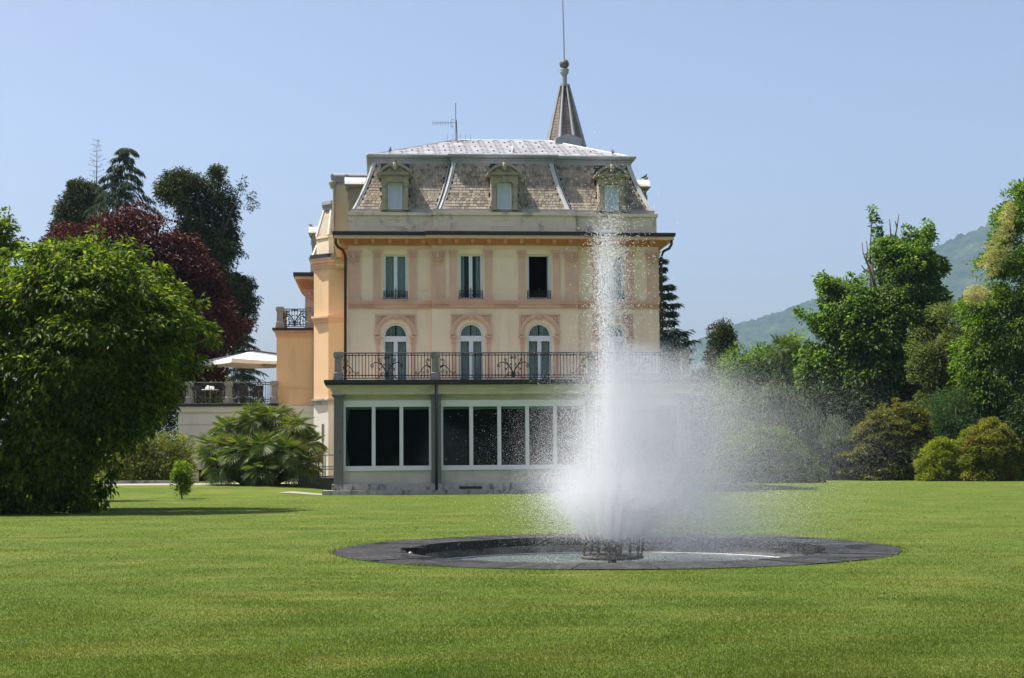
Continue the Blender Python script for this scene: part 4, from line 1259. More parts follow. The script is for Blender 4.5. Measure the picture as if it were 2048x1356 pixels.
for bi, (a, b, n) in enumerate(bays):
    P('parapet_wall', MB().box(a-.02, b+.02, vw_, vw_+.3, w_pl-.1, w_w0-.001), 'render')
    P('lintel', MB().box(a-.02, b+.02, vw_+.02, vw_+.3, w_f1+.001, w_c1+.05), 'band')
    P('lintel_band', MB().box(a, b, vw_-.02, vw_+.02, w_f1+.06, w_f1+.085), 'band')
    w = link('glazed_window', None, V)
    m = MB(); fr = .16; mu = .075
    m.box(a, a+fr*.55, vw_-.02, vw_+.12, w_w0, w_f1); m.box(b-fr*.55, b, vw_-.02, vw_+.12, w_w0, w_f1)
    m.box(a+fr*.55, b-fr*.55, vw_-.02, vw_+.12, w_w0, w_g0); m.box(a+fr*.55, b-fr*.55, vw_-.02, vw_+.12, w_g1, w_f1)
    m.box(a-.02, b+.02, vw_-.07, vw_+.12, w_w0-.03, w_w0+.03)
    P('window_frame', m, 'winframe', w)
    a_, b_ = a+fr*.55, b-fr*.55; st = (b_-a_)/n
    for k in range(n+1):
        x = a_ + st*k
        if 0 < k < n: P('mullion', MB().box(x-mu, x+mu, vw_-.01, vw_+.1, w_g0, w_g1), 'winframe', w)
        if k < n:
            P('pane', MB().box(x+(mu if k else 0), x+st-(mu if k < n-1 else 0), vw_+.05, vw_+.058, w_g0, w_g1), 'darkglass', w)
            P('blind', MB().box(x+.02, x+st-.02, vw_+.2, vw_+.24, w_g1-.1, w_g1+.05), 'blind', w)
    if bi == 0: curtain(a_, a_+.16, w_g0, w_g1, vw_+.25, w, 4, .7)
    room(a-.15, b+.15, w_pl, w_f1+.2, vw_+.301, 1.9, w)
for u in (gL, gR):
    P('side_wall', MB().box(u-.0 if u == gL else u-.3, u+.3 if u == gL else u, vp_+.4, vF, 0, w_c1+.05), 'render')
# cornice and dark roof edge of the garden room
ledge('garden_room_cornice', gL, gR, vp_, [(w_l1+.021, w_l1+.16, .06), (w_l1+.16, w_l1+.22, .1), (w_l1+.22, w_l1+.30, .14), (w_l1+.30, w_l1+.34, .2), (w_l1+.34, w_c1+.03, .26)], 'cornice2', .6)
m = MB(); m.box(gL-.34, gR+.34, vp_-.36, vF, w_c1+.032, DK1-.04); m.box(gL-.38, gR+.38, vp_-.41, vp_-.30, w_c1+.10, DK1); m.box(gL-.38, gL-.30, vp_-.3, vF, w_c1+.10, DK1); m.box(gR+.30, gR+.38, vp_-.3, vF, w_c1+.10, DK1)
P('roof_edge_gutter', m, 'gutter')
P('balcony_deck', MB().box(gL-.2, gR+.2, vp_-.25, vF-.01, DK1-.039, DK1-.01), 'plinth')
for u in ((pB[0]+pB[1])/2, (pCc[0]+pCc[1])/2):
    P('downpipe', MB().tube([(u-.01, vp_-.30, DK1-.06), (u-.01, vp_-.30, w_st-.02)], .058, 8), 'pipe', None, True)
# balustrade
posts_u = [ (FU(676.5, .3, 730)), FU(870.5, .3, 730), FU(1181, .3, 730)]
posts_u.append(posts_u[2] + (posts_u[1]-posts_u[0]))
ph = FW(703, .3, 871) - DK1
def post_mesh(h, w=.19):
    m = MB(); p = [(-w, 0, .0), (0, 0, 0)]
    def sq_(r, z0, z1, r1=None):
        r1 = r if r1 is None else r1
        m.hexa([(-r, -r, z0), (r, -r, z0), (r, r, z0), (-r, r, z0)], [(-r1, -r1, z1), (r1, -r1, z1), (r1, r1, z1), (-r1, r1, z1)])
    sq_(w*1.08, 0, .12); sq_(w*.95, .12, .3, w*.93); sq_(w*.93, .3, .34, w*.8); sq_(w*.78, .34, h-.26, w*.74); sq_(w*.74, h-.26, h-.2, w*.98); sq_(w*.98, h-.2, h-.06, w*1.02); sq_(w*.9, h-.06, h)
    m.box(-w*.5, w*.5, -w*.82, -w*.7, .4, h-.32)
    return m.mesh('balcony_post', 'postgranite')
pm = post_mesh(ph)
for u in posts_u: link('balcony_post', pm, V, (u, .3, DK1-.02))
bal = MB().tube([(0, 0, 0), (0, 0, .93)], .0145, 5).mesh('baluster', 'iron')
def railing(p0, p1, z, h, centre=True, step=.132, ends=True, parent=None):
    """iron railing panel between two points (u, v)"""
    a, b = Vector((*p0, 0)), Vector((*p1, 0)); L = (b-a).length; d = (b-a)/L
    o = link('railing', None, V)
    m = MB()
    def pt(s, zz): q = a + d*s; return (q.x, q.y, z + zz)
    m.tube([pt(0, h), pt(L, h)], .027, 6)
    for zz in (h-.09, .17, .06): m.tube([pt(0, zz), pt(L, zz)], .018, 5)
    m.tube([pt(.02, 0), pt(.02, h)], .018, 6); m.tube([pt(L-.02, 0), pt(L-.02, h)], .018, 6)
    P('rail', m, 'iron', o)
    n = max(3, round(L/step))
    for k in range(1, n):
        q = pt(L*k/n, .05); c = link('baluster', bal, o, q); c.scale = (1, 1, (h-.05)/.93 if k % 2 else (h-.14)/.93)
    kn = MB()
    for k in range(1, n):
        for zz in (.17, h-.09):
            q = pt(L*k/n, zz); kn.box(q[0]-.028, q[0]+.028, q[1]-.028, q[1]+.028, q[2]-.028, q[2]+.028)
    stuff(P('collars', kn, 'iron', o))
    box_ = [MB()]
    def curve(pts, r):
        n_ = len(pts)
        rs = list(r) if isinstance(r, (list, tuple)) else [r]*n_
        if n_ < 9:                                            # smooth the hand-set points
            q_, r_ = [], []
            for i_ in range(n_-1):
                p0, p1_, p2_, p3_ = pts[max(0, i_-1)], pts[i_], pts[i_+1], pts[min(n_-1, i_+2)]
                for k_ in range(4):
                    t = k_/4
                    q_.append(tuple(.5*((2*b1) + (c1-a1)*t + (2*a1-5*b1+4*c1-d1)*t*t + (3*b1-a1-3*c1+d1)*t**3) for a1, b1, c1, d1 in zip(p0, p1_, p2_, p3_)))
                    r_.append(rs[i_] + (rs[i_+1]-rs[i_])*t)
            q_.append(pts[-1]); r_.append(rs[-1]); pts, rs = q_, r_
        box_[0].tube([pt(x, zz) for x, zz in pts], [1.35*x for x in rs], 5)
    def flush():
        if box_[0].v: P('scrollwork', box_[0], 'iron', o)
        box_[0] = MB()
    if centre:
        c = L/2
        for g in (-1, 1):
            curve([(c, .1), (c+g*.05, .35), (c+g*.2, .58), (c+g*.42, .70), (c+g*.58, .64)], [.022, .024, .02, .015, .011])
            curve([(c+g*(x), zz) for x, zz in spiral((.58, .56), .085, .012, PI/2, -2.6*PI, 14)], .012)
            curve([(c+g*.13, .48), (c+g*.28, .72), (c+g*.36, .80)], [.016, .013, .011])
            curve([(c+g*(x), zz) for x, zz in spiral((.31, .80), .06, .01, -.2, 2.6*PI, 12)], .011)
            curve([(c+g*.18, .55), (c+g*.25, .46)], .011)
            curve([(c+g*(x), zz) for x, zz in spiral((.28, .42), .05, .01, PI/2, -2.4*PI, 12)], .010)
            curve([(c+g*(x), zz) for x, zz in spiral((.07, .87), .07, .01, PI, -2*PI, 12)], .012)
            curve([(c+g*(x), zz) for x, zz in spiral((.1, .6), .05, .01, PI, -2*PI, 10)], .010)
            curve([(c, .1), (c+g*.18, .17), (c+g*.34, .10), (c+g*.44, .04)], [.02, .014, .012, .01])
            curve([(c+g*(x), zz) for x, zz in spiral((.22, .24), .05, .01, -PI/2, 2*PI, 10)], .010)
            curve([(c+g*.03, .2), (c+g*.14, .27), (c+g*.2, .29)], .011)
        flush()
    if ends:
        for e, g in ((0.02, 1), (L-.02, -1)):
            curve([(e, .45), (e+g*.08, .53), (e+g*.22, .56), (e+g*.34, .42), (e+g*.48, .25), (e+g*.58, .22)], [.02, .02, .015, .013, .012, .010])
            curve([(e+g*(x), zz) for x, zz in spiral((.57, .28), .055, .01, -PI/2, 1.9*PI, 12)], .010)
            curve([(e+g*.0, .5), (e+g*.14, .62), (e+g*.18, .74), (e+g*.12, .84)], [.016, .014, .012, .010])
            curve([(e+g*(x), zz) for x, zz in spiral((.07, .79), .055, .01, 0, 2.6*PI, 12)], .010)
            curve([(e+g*(x), zz) for x, zz in spiral((.1, .33), .08, .01, PI/2, -2.2*PI, 12)], .011)
            curve([(e+g*(x), zz) for x, zz in spiral((.27, .28), .06, .01, 2.2, -2.0*PI, 12)], .010)
            flush()
    return o
hr = FW(706, .3, 760) - DK1
for k in range(3): railing((posts_u[k]+.17, .3), (posts_u[k+1]-.17, .3), DK1+.02, hr-.02)
for u in (posts_u[0], posts_u[3]): railing((u, .48), (u, vF-.05), DK1+.02, hr-.02, False)

# ------------------------------------------------------------------ side wing on the left
def corn(name, poly, w0, steps, mat):
    """mouldings round a plan polygon (list of (u, v), front first); steps = (dw0, dw1, overhang)"""
    m = MB(); n = len(poly); cu = sum(p[0] for p in poly)/n; cv = sum(p[1] for p in poly)/n
    for a, b, o in steps:
        q = []
        for (x, y) in poly:
            L = math.hypot(x-cu, y-cv); q.append((x + (x-cu)/L*o*1.25, y + (y-cv)/L*o*1.25))
        m.vprism(q, w0+a, w0+b)
    return P(name, m, mat)
vb = 10.6
bF = FU(657, vb, 600); bE = FU(628, vb + .8, 600)
dl = bF - bE
bay = [(bF, vb), (uL + .3, vb), (uL + .3, vb + 5), (bE, vb + 5), (bE, vb + dl*.95)]
wG = FW(799, vb, 660)
W_B1 = FW(508, vb-.3, 660)
P('bay_lower_wall', MB().vprism(bay, 0, wG - .2), 'wingwhite')
corn('bay_ledge', bay, wG - .2, [(0, .16, .06), (.16, .24, .14)], 'plinth')
m = MB().vprism(bay, wG + .04, W_B1 - .1)
P('bay_wall', m, 'wing')
wS = FW(637, vb, 660)
corn('bay_string_course', bay, wS - .16, [(0, .1, .05), (.1, .2, .1), (.2, .3, .17)], 'pink')
corn('bay_cornice', bay, W_B1 - .62, [(0, .12, .05), (.12, .26, .11), (.26, .40, .18), (.40, .48, .22)], 'pink')
corn('bay_gutter', bay, W_B1 - .13, [(0, .16, .26)], 'gutter')
corn('bay_band', bay, FW(541, vb, 660), [(0, .03, .02)], 'wingpale')
at = [(x + (.12 if x < bF - .01 else 0), y + .12) for x, y in bay]
W_BA = FW(474, vb, 660)
P('bay_attic_wall', MB().vprism(at, W_B1 + .03, W_BA), 'attic')
corn('bay_attic_ledge', at, W_BA, [(0, .1, .05)], 'attic')
# little mansard on the bay
cu = sum(p[0] for p in at)/5; cv = sum(p[1] for p in at)/5
top = [(cu + (x-cu)*.62, cv + (y-cv)*.75) for x, y in at]
W_BM = FW(420, vb+.8, 655)
m = MB(); n = 5
m.add([(x, y, W_BA+.1) for x, y in at] + [(x, y, W_BM) for x, y in top], [(i, (i+1) % n, (i+1) % n + n, i+n) for i in range(n)] + [tuple(range(n, 2*n))])
BM_ = P('bay_mansard', m, 'shingle')
for i in (0, 4, 3): P('hip_flashing', MB().tube([(*at[i], W_BA+.1), (*top[i], W_BM)], .09, 6), 'leadlight', BM_)
corn('bay_lead_cornice', top, W_BM, [(0, .16, .05), (.16, .24, .12), (.24, .40, .2)], 'lead')
# tall plain wall rising behind, with zinc roll
vt = 9.0
tA, tB = FU(671, vt, 400), FU(740, vt, 400)
tW0, tW1 = W_GUT - .6, FW(369.5, vt, 680)
P('stair_tower_wall', MB().box(tA, tB, vt, vt+3.4, tW0, tW1), 'wingpale')
m = MB(); zz = FW(349, vt, 680)
m.box(tA-.02, tB, vt-.03, vt+3.4, tW1, tW1+.12); m.box(tA-.08, tB, vt-.08, vt+3.4, tW1+.12, zz-.18)
m.tube([(tA-.1, vt-.06, zz-.1), (tB, vt-.06, zz-.1)], .13, 10); m.tube([(tA-.1, vt-.06, zz-.1), (tA-.1, vt+3.4, zz-.1)], .13, 10)
m.box(tA-.1, tB, vt, vt+3.3, zz-.18, zz-.02)
P('stair_tower_cornice', m, 'lead')
m = MB(); xx = FU(668, vt-.2, 400)
m.tube([(xx-.05, vt+.1, zz-.25), (xx, vt-.12, tW1-.25), (xx, vt-.12, tW0+.3)], .065, 8); m.lathe([(.1, 0), (.2, .25), (.21, .3)], 8, (xx-.05, vt, tW1-.2)); m.box(xx-.15, xx+.15, vt-.2, vt, tW0+.25, tW0+.42)
P('downpipe', m, 'dormer')

# wing block behind the bay with projecting cornice
vw = 17.5
wA = FU(612.5, vw, 650); wE = FU(700, vw, 600)
W_W1 = FW(545, vw-.5, 605)
P('wing_wall', MB().box(wA, wE, vw, vw+6, 0, W_W1-.15), 'wing')
P('wing_pilaster', MB().box(wA-.06, wA+.45, vw-.07, vw, W_W1-2.9, W_W1-.75), 'pink')
link('mask_capital', capme, V, (wA+.2, vw-.03, W_W1-1.35))
m = MB()
for k in range(6):
    o = .1 + .42*((k+1)/6)**1.5; m.box(wA-o, wE, vw-o, vw+6, W_W1-.95+.1*k, W_W1-.95+.1*(k+1)-.002)
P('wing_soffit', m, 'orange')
P('wing_fascia', MB().box(wA-.56, wE, vw-.56, vw+6, W_W1-.345, W_W1-.2), 'fascia')
P('wing_gutter', MB().box(wA-.64, wE, vw-.64, vw+6, W_W1-.195, W_W1), 'gutter')
P('wing_attic', MB().box(FU(620.5, vw, 520), wE, vw+.2, vw+5, W_W1-.05, FW(517, vw, 625)), 'attic')
P('wing_attic_ledge', MB().box(FU(617, vw, 520), wE, vw+.1, vw+5, FW(517, vw, 625)+.001, FW(513.5, vw, 625)), 'attic')
copy_part(D0, (FU(628, vw+1.2, 500), vw+1.4, FW(460, vw+1.4, 630) - (FW(352, vF+.05)+.35)), -PI/2)
P('wing_mansard', MB().hexa([(FU(624, vw, 512), vw+.3, W_W1+.8), (wE, vw+.3, W_W1+.8), (wE, vw+4, W_W1+.8), (FU(624, vw, 512), vw+4, W_W1+.8)],
                            [(FU(640, vw, 512), vw+.9, W_W1+2.0), (wE, vw+.9, W_W1+2.0), (wE, vw+3, W_W1+2.0), (FU(640, vw, 512), vw+3, W_W1+2.0)]), 'shingle')
P('hip_flashing', MB().tube([(FU(624, vw, 512), vw+.28, W_W1+.8), (FU(640, vw, 512), vw+.88, W_W1+2.0)], .1, 6), 'leadlight')
P('downpipe', MB().tube([(FU(629.0, vb+3, 600), vb+3, W_W1-.3), (FU(629.0, vb+3, 600), vb+3, 3.8)], .06, 8), 'pipe')

# projecting block with roof balcony
vk = 14.5
kA, kB = FU(553, vk, 720), FU(629, vk, 720)
W_K1 = FW(655.5, vk-.2, 590); W_K0 = FW(806, vk, 590) - .3
P('projecting_wall', MB().box(kA, kB+.3, vk, vk+4, W_K0, W_K1-.2), 'wing')
P('projecting_band', MB().box(kA-.02, kB, vk-.025, vk+.1, FW(776, vk, 590), FW(774.5, vk, 590)), 'wing')
kc = ledge('projecting_cornice', kA, kB, vk, [(W_K1-.46, W_K1-.38, .03), (W_K1-.38, W_K1-.2, .06), (W_K1-.2, W_K1-.13, .14)], 'pink', .5)
m = MB(); x = kA - .05
while x < kB: m.box(x, x+.07, vk-.115, vk-.059, W_K1-.36, W_K1-.22); x += .13
stuff(P('dentils', m, 'pink', kc))
P('projecting_gutter', MB().box(kA-.2, kB+.02, vk-.24, vk+3, W_K1-.128, W_K1), 'gutter')
pm2 = post_mesh(1.06, .20)
for u in (FU(560, vk, 630), FU(618.5, vk, 630)):
    link('balcony_post', pm2, V, (u, vk+.05, W_K1-.01)); link('balcony_post', pm2, V, (u, vk+2.9, W_K1-.01))
railing((FU(566.5, vk, 630), vk+.05), (FU(612, vk, 630), vk+.05), W_K1+.02, .93)
m = MB()
for k in range(9):                                           # pierced stone side parapet going back
    m.box(FU(560, vk, 630)-.12, FU(560, vk, 630)+.12, vk+.3+k*.28, vk+.5+k*.28, W_K1, W_K1+.78)
m.box(FU(560, vk, 630)-.14, FU(560, vk, 630)+.14, vk+.25, vk+2.7, W_K1+.78, W_K1+.9)
P('stone_parapet', m, 'postgranite')

# ground floor of the wing and the terrace on it
vg = 14.2
gA = FU(358, vg, 850)
W_TD = FW(806.5, vg-.2, 450)
P('terrace_wall', MB().box(gA, kB+.8, vg, vg+9, 0, W_TD-.15), 'wingwhite')
for k in range(1, 6):
    z = W_TD - .5 - k*.55
    P('rusticated_course', MB().box(gA-.03, kA+.3, vg-.045, vg, z+.03, z+.53), 'wingwhite')
m = MB(); m.box(gA-.18, kA+.15, vg-.2, vg+.3, W_TD-.15, W_TD-.02)
P('terrace_gutter', m, 'gutter')
P('terrace_ledge', MB().box(gA-.1, kB+.7, vg-.1, vg+.3, W_TD-.42, W_TD-.152), 'wingwhite')
P('terrace_deck', MB().box(gA-.1, kA+.1, vg-.12, vg+9, W_TD-.019, W_TD), 'plinth')
tp = [FU(379, vg, 780), FU(457.5, vg, 780), FU(549, vg, 780)]
pm3 = post_mesh(1.1, .2)
for u in tp: link('balcony_post', pm3, V, (u, vg+.05, W_TD-.01))
railing((tp[0]+.2, vg+.05), (tp[1]-.2, vg+.05), W_TD+.02, 1.0, False, .12, False)
railing((tp[1]+.2, vg+.05), (tp[2]-.2, vg+.05), W_TD+.02, 1.0, False, .12, False)
railing((gA+.1, vg+.05), (tp[0]-.2, vg+.05), W_TD+.02, 1.0, False, .12, False)
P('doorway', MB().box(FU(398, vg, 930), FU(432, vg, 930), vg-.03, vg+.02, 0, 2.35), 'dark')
P('door_jamb', MB().box(FU(385, vg, 930), FU(398, vg, 930), vg-.12, vg+.02, 0, 2.6), 'wingwhite')
P('wall_pilaster', MB().box(FU(632, vg-2, 870), FU(644, vg-2, 870), vg-1.0, vg+.02, 0, wG-.25), 'wingwhite')
# dark retaining step and handrail by the corner of the garden room
ug = FU(598, 4.5, 975)
P('retaining_step', MB().box(ug, gL-.05, 4.2, 9.5, -.1, .62), 'gutter')
hx0, hx1 = FU(637.5, 4.4, 940), gL + .4
h = link('handrail', None, V); z0 = .6
m = MB()
for zz in (1.0, .5, .4, .1): m.tube([(hx0, 4.4, z0+zz), (hx1, 4.4, z0+zz)], .02, 6)
P('rail', m, 'pipe', h)
for u in (hx0, hx0+.27): P('handrail_post', MB().tube([(u, 4.4, z0-.05), (u, 4.4, z0+1.0)], .028, 6), 'pipe', h)

# ------------------------------------------------------------------ plants
from mathutils import noise as MN
LM = {}
def lm(k, name, lo, mid, hi, tr=.35, rough=.5, spec=.2, **kw):
    s = 1.05 if k not in ('dark', 'beech', 'blossom') else 1.0
    if k in ('magnolia', 'tulip', 'chestnut', 'young', 'olive', 'azalea', 'azalea2', 'shrub'): tr = .5; kw.setdefault('tcol', 1.75)
    lo, mid, hi = [tuple(c*s for c in q) for q in (lo, mid, hi)]
    LM[k] = leaf_mat(name, [(0, lo), (.55, mid), (1, hi)], tr, rough, spec, **kw)
lm('magnolia', 'glossy_green_leaf', (0.022, 0.050, 0.005), (0.066, 0.108, 0.010), (0.200, 0.235, 0.026), .38, .5, .18)
lm('beech', 'purple_beech_leaf', (0.026, 0.006, 0.009), (0.058, 0.011, 0.015), (0.11, 0.030, 0.026), .25, tcol=1.5)
lm('darkfir', 'dark_conifer_leaf', (0.022, 0.036, 0.014), (0.048, 0.064, 0.022), (0.11, 0.11, 0.04), .2, .7, .1)
lm('cedar', 'blue_green_needle', (0.034, 0.062, 0.040), (0.060, 0.092, 0.060), (0.10, 0.135, 0.090), .12, .7, .1)
lm('spruce', 'spruce_needle', (0.034, 0.058, 0.042), (0.060, 0.088, 0.066), (0.10, 0.130, 0.10), .1, .7, .1)
lm('tulip', 'tulip_tree_leaf', (0.034, 0.078, 0.010), (0.074, 0.138, 0.020), (0.17, 0.235, 0.045), .35, .45, .25)
lm('olive', 'olive_green_leaf', (0.050, 0.075, 0.020), (0.095, 0.120, 0.036), (0.17, 0.190, 0.070), .3)
lm('chestnut', 'chestnut_leaf', (0.036, 0.082, 0.008), (0.080, 0.142, 0.014), (0.155, 0.215, 0.030), .36, .45, .25)
lm('blossom', 'cream_blossom', (0.36, 0.34, 0.16), (0.46, 0.42, 0.21), (0.58, 0.53, 0.30), .3, .8, .1)
lm('maple', 'bronze_maple_leaf', (0.055, 0.075, 0.010), (0.110, 0.122, 0.018), (0.21, 0.170, 0.028), .35, patch=((0.16, 0.10, 0.018), .62, .8, .9))
lm('pine', 'soft_pine_needle', (0.030, 0.075, 0.022), (0.060, 0.115, 0.038), (0.105, 0.165, 0.060), .2, .6, .15)
lm('azalea', 'yellow_green_azalea_leaf', (0.085, 0.115, 0.012), (0.150, 0.180, 0.018), (0.26, 0.270, 0.040), .3)
lm('azalea2', 'russet_azalea_leaf', (0.060, 0.080, 0.014), (0.125, 0.140, 0.026), (0.23, 0.210, 0.05), .3, patch=((0.24, 0.095, 0.03), .56, .72, .8))
lm('weeping', 'weeping_blue_needle', (0.075, 0.105, 0.080), (0.13, 0.165, 0.130), (0.21, 0.245, 0.20), .3, .7, .1)
lm('mound', 'mounded_shrub_leaf', (0.055, 0.10, 0.012), (0.105, 0.160, 0.022), (0.18, 0.225, 0.038), .35, .6, .15)
lm('shrub', 'olive_shrub_leaf', (0.060, 0.080, 0.014), (0.110, 0.125, 0.024), (0.20, 0.200, 0.045), .3)
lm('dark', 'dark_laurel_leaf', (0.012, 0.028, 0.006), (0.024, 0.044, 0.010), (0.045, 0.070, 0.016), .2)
lm('palm', 'palm_frond', (0.030, 0.070, 0.012), (0.080, 0.130, 0.024), (0.22, 0.225, 0.070), .3, .4, .35)
lm('young', 'fresh_green_leaf', (0.050, 0.100, 0.010), (0.095, 0.150, 0.018), (0.17, 0.230, 0.032), .35)

def norm(a): return a / np.maximum(np.linalg.norm(a, axis=-1, keepdims=True), 1e-9)
def leaf_quads(c, d, nrm, L, W, fold=.25):
    """folded diamond leaves: base c, axis d, normal nrm"""
    n = len(c); s = norm(np.cross(d, nrm)); nn = norm(np.cross(s, d))
    L = np.broadcast_to(L, (n,))[:, None]; W = np.broadcast_to(W, (n,))[:, None]
    v = np.empty((n, 4, 3), np.float32)
    v[:, 0] = c; v[:, 2] = c + d*L - nn*L*.12
    mid = c + d*L*.45 + nn*W*fold
    v[:, 1] = mid + s*W*.5; v[:, 3] = mid - s*W*.5
    v[:, 0] -= 0
    b = (np.arange(n)*4)[:, None]
    f = np.concatenate([b + np.array([[0, 1, 2]]), b + np.array([[0, 2, 3]])], 0)
    return v.reshape(-1, 3), f
def in_poly(x, z, poly):
    c = np.zeros(len(x), bool); n = len(poly)
    for i in range(n):
        x0, z0 = poly[i]; x1, z1 = poly[(i+1) % n]
        hit = ((z0 > z) != (z1 > z)) & (x < (x1-x0)*(z-z0)/((z1-z0) + 1e-12) + x0); c ^= hit
    return c
def edge_dist(x, z, poly):
    d = np.full(len(x), 1e9); n = len(poly)
    for i in range(n):
        x0, z0 = poly[i]; x1, z1 = poly[(i+1) % n]
        dx, dz = x1-x0, z1-z0; t = np.clip(((x-x0)*dx + (z-z0)*dz)/(dx*dx+dz*dz+1e-12), 0, 1)
        d = np.minimum(d, np.hypot(x-x0-t*dx, z-z0-t*dz))
    return d
def place(poly_px, Y):
    return [((q := at_y(a, b, Y)).x, q.z) for a, b in poly_px]
def volume(poly, Y, n, kd=.8, inset=0.0, shell=.55, front=.62):
    """points spread through the solid that the outline inflates to"""
    xs = [p[0] for p in poly]; zs = [p[1] for p in poly]; out = []
    g = RNG.random((4000, 2)); gx = min(xs) + g[:, 0]*(max(xs)-min(xs)); gz_ = min(zs) + g[:, 1]*(max(zs)-min(zs))
    ok = in_poly(gx, gz_, poly); Rm = edge_dist(gx[ok], gz_[ok], poly).max()
    got = 0
    while got < n:
        m = n*3
        x = RNG.uniform(min(xs), max(xs), m); z = RNG.uniform(min(zs), max(zs), m)
        ok = in_poly(x, z, poly); x, z = x[ok], z[ok]
        d = edge_dist(x, z, poly); ok = d > inset*(.45 + .55*RNG.random(len(d))); x, z, d = x[ok], z[ok], d[ok]
        h = np.sqrt(np.clip(d*(2*Rm-d), 0, None))*kd
        t = 1 - (1-shell)*RNG.random(len(d))**1.0
        sg = np.where(RNG.random(len(d)) < front, -1, 1)
        out.append(np.stack([x, Y + sg*h*t, z], 1)); got += len(x)
    return np.concatenate(out)[:n], Rm
def crown(parent, poly_px, Y, mat, nc, nl, rc, L, W, droop=.3, kd=.8, gap=.0, gfreq=.5, shell=.5, flat=.75, name='crown', seed=0, up=.6, out=.7, inset=.35, zmin=.05, dome=.45, cs=(3.4, 1.75, 3.6), sprays=()):
    nc = int(nc/cs[0]); rc = rc*cs[1]; nl = int(nl*cs[2])
    poly = place(poly_px, Y); big = max(z for x, z in poly) > 2.2
    poly = [(x, z - .9 if z < .75 and big else z) for x, z in poly]     # carry the outline below ground level
    C, Rm = volume(poly, Y, nc, kd, rc*inset, shell)
    if gap > -1:
        keep = np.array([MN.noise(Vector((p[0]*gfreq + seed*7.3, p[1]*gfreq, p[2]*gfreq))) > -.5 + gap for p in C]); C = C[keep]
    SPC = []                                                  # leafy shoots standing out of the crown
    for line in sprays:
        q = [at_y(a, b, Y) for a, b in line]
        for a, b in zip(q[:-1], q[1:]):
            k = max(2, int((b-a).length/(rc*.55)))
            SPC += [tuple(a.lerp(b, i/k)) for i in range(k)]
    small = np.concatenate([np.ones(len(C)), np.full(len(SPC), .55)])
    if SPC: C = np.concatenate([C, np.array(SPC) + RNG.normal(0, rc*.12, (len(SPC), 3))])
    cx = np.mean([p[0] for p in poly]); cz = np.mean([p[1] for p in poly])
    n = len(C)*nl
    base = np.repeat(C, nl, 0)
    r = np.repeat(RNG.uniform(.65, 1.3, len(C))*rc*small, nl)[:, None]
    thin = RNG.random(n) < np.repeat(small**1.3, nl)
    g = norm(RNG.normal(0, 1, (n, 3)) + np.array([[0, 0, dome]])) * (1 - .5*RNG.random((n, 1))**2.2)
    g *= (1 + .15*RNG.normal(0, 1, (n, 1))*(RNG.random((n, 1)) < .3))
    g[:, 2] *= flat
    pos = base + g*r
    o = norm(pos - np.array([[cx, Y, cz]])*np.array([[1, 1, .0]]) - pos*np.array([[0, 0, 1.0]])*0 - np.array([[0, 0, 1.0]])*(.55*cz + .45*pos[:, 2:3]))
    d = norm(g*out + o*.5 + RNG.normal(0, .45, (n, 3)) - np.array([[0, 0, droop]]))
    nr = norm(np.array([[0, 0, up]]) + o*.45 + RNG.normal(0, .45, (n, 3)))
    s = RNG.uniform(.7, 1.25, n)
    ok = thin & (pos[:, 2] > zmin + gz(pos[:, 0], pos[:, 1])); pos, d, nr, s = pos[ok], d[ok], nr[ok], s[ok]
    v, f = leaf_quads(pos, d, nr, L*s, W*s)
    v[:, 2] = np.maximum(v[:, 2], .01)
    return mesh_np(name, v, f, LM[mat], parent), C
def limbs(parent, base, top, r, C, nb=22, name='trunk', lean=None, mat='bark'):
    """tapered trunk plus limbs reaching into the crown"""
    m = MB(); b = Vector(base); t = Vector(top); H = (t-b).length
    pts = [b + (t-b)*k/6 + Vector((random.uniform(-1, 1), random.uniform(-1, 1), 0))*(.02*H if 0 < k < 6 else 0) for k in range(7)]
    m.tube(pts, [r*(1.25 if k == 0 else 1 - .13*k) for k in range(7)], 10)
    if len(C):
        for i in RNG.choice(len(C), min(nb, len(C)), replace=False):
            q = Vector(C[i]); f = min(.92, max(.22, (q.z - b.z)/H*.6 + random.uniform(-.1, .05)))
            k = f*6; s = pts[int(k)].lerp(pts[min(6, int(k)+1)], k-int(k))
            mid = s.lerp(q, .5) + Vector((random.uniform(-.3, .3), random.uniform(-.3, .3), .12*(q-s).length))
            r0 = r*(1-.13*k)*.5
            m.tube([s, s.lerp(mid, .6), mid, mid.lerp(q, .6), q], [r0, r0*.75, r0*.55, r0*.35, r0*.12], 6)
    return m.build(name, mat, parent, True)
def plant(name, label, cat, poly, Y, mat, nc, nl, rc, L, W, trunk_px, r=.2, nb=20, group=None, topf=.8, **kw):
    gp = at_y(trunk_px, 905, Y); z0 = float(gz(gp.x, Y))
    t = thing(name, label, cat, (0, 0, 0), 0, group)
    t.location = (gp.x, Y, z0)
    cr, C = crown(t, poly, Y, mat, nc, nl, rc, L, W, **kw)
    zt = max(p[1] for p in place(poly, Y))
    tr = limbs(t, (gp.x, Y, z0-.1), (gp.x + random.uniform(-.2, .2), Y, z0 + (zt-z0)*topf), r, C, nb)
    for o in t.children: o.matrix_parent_inverse = Matrix.Translation(t.location).inverted()
    return t
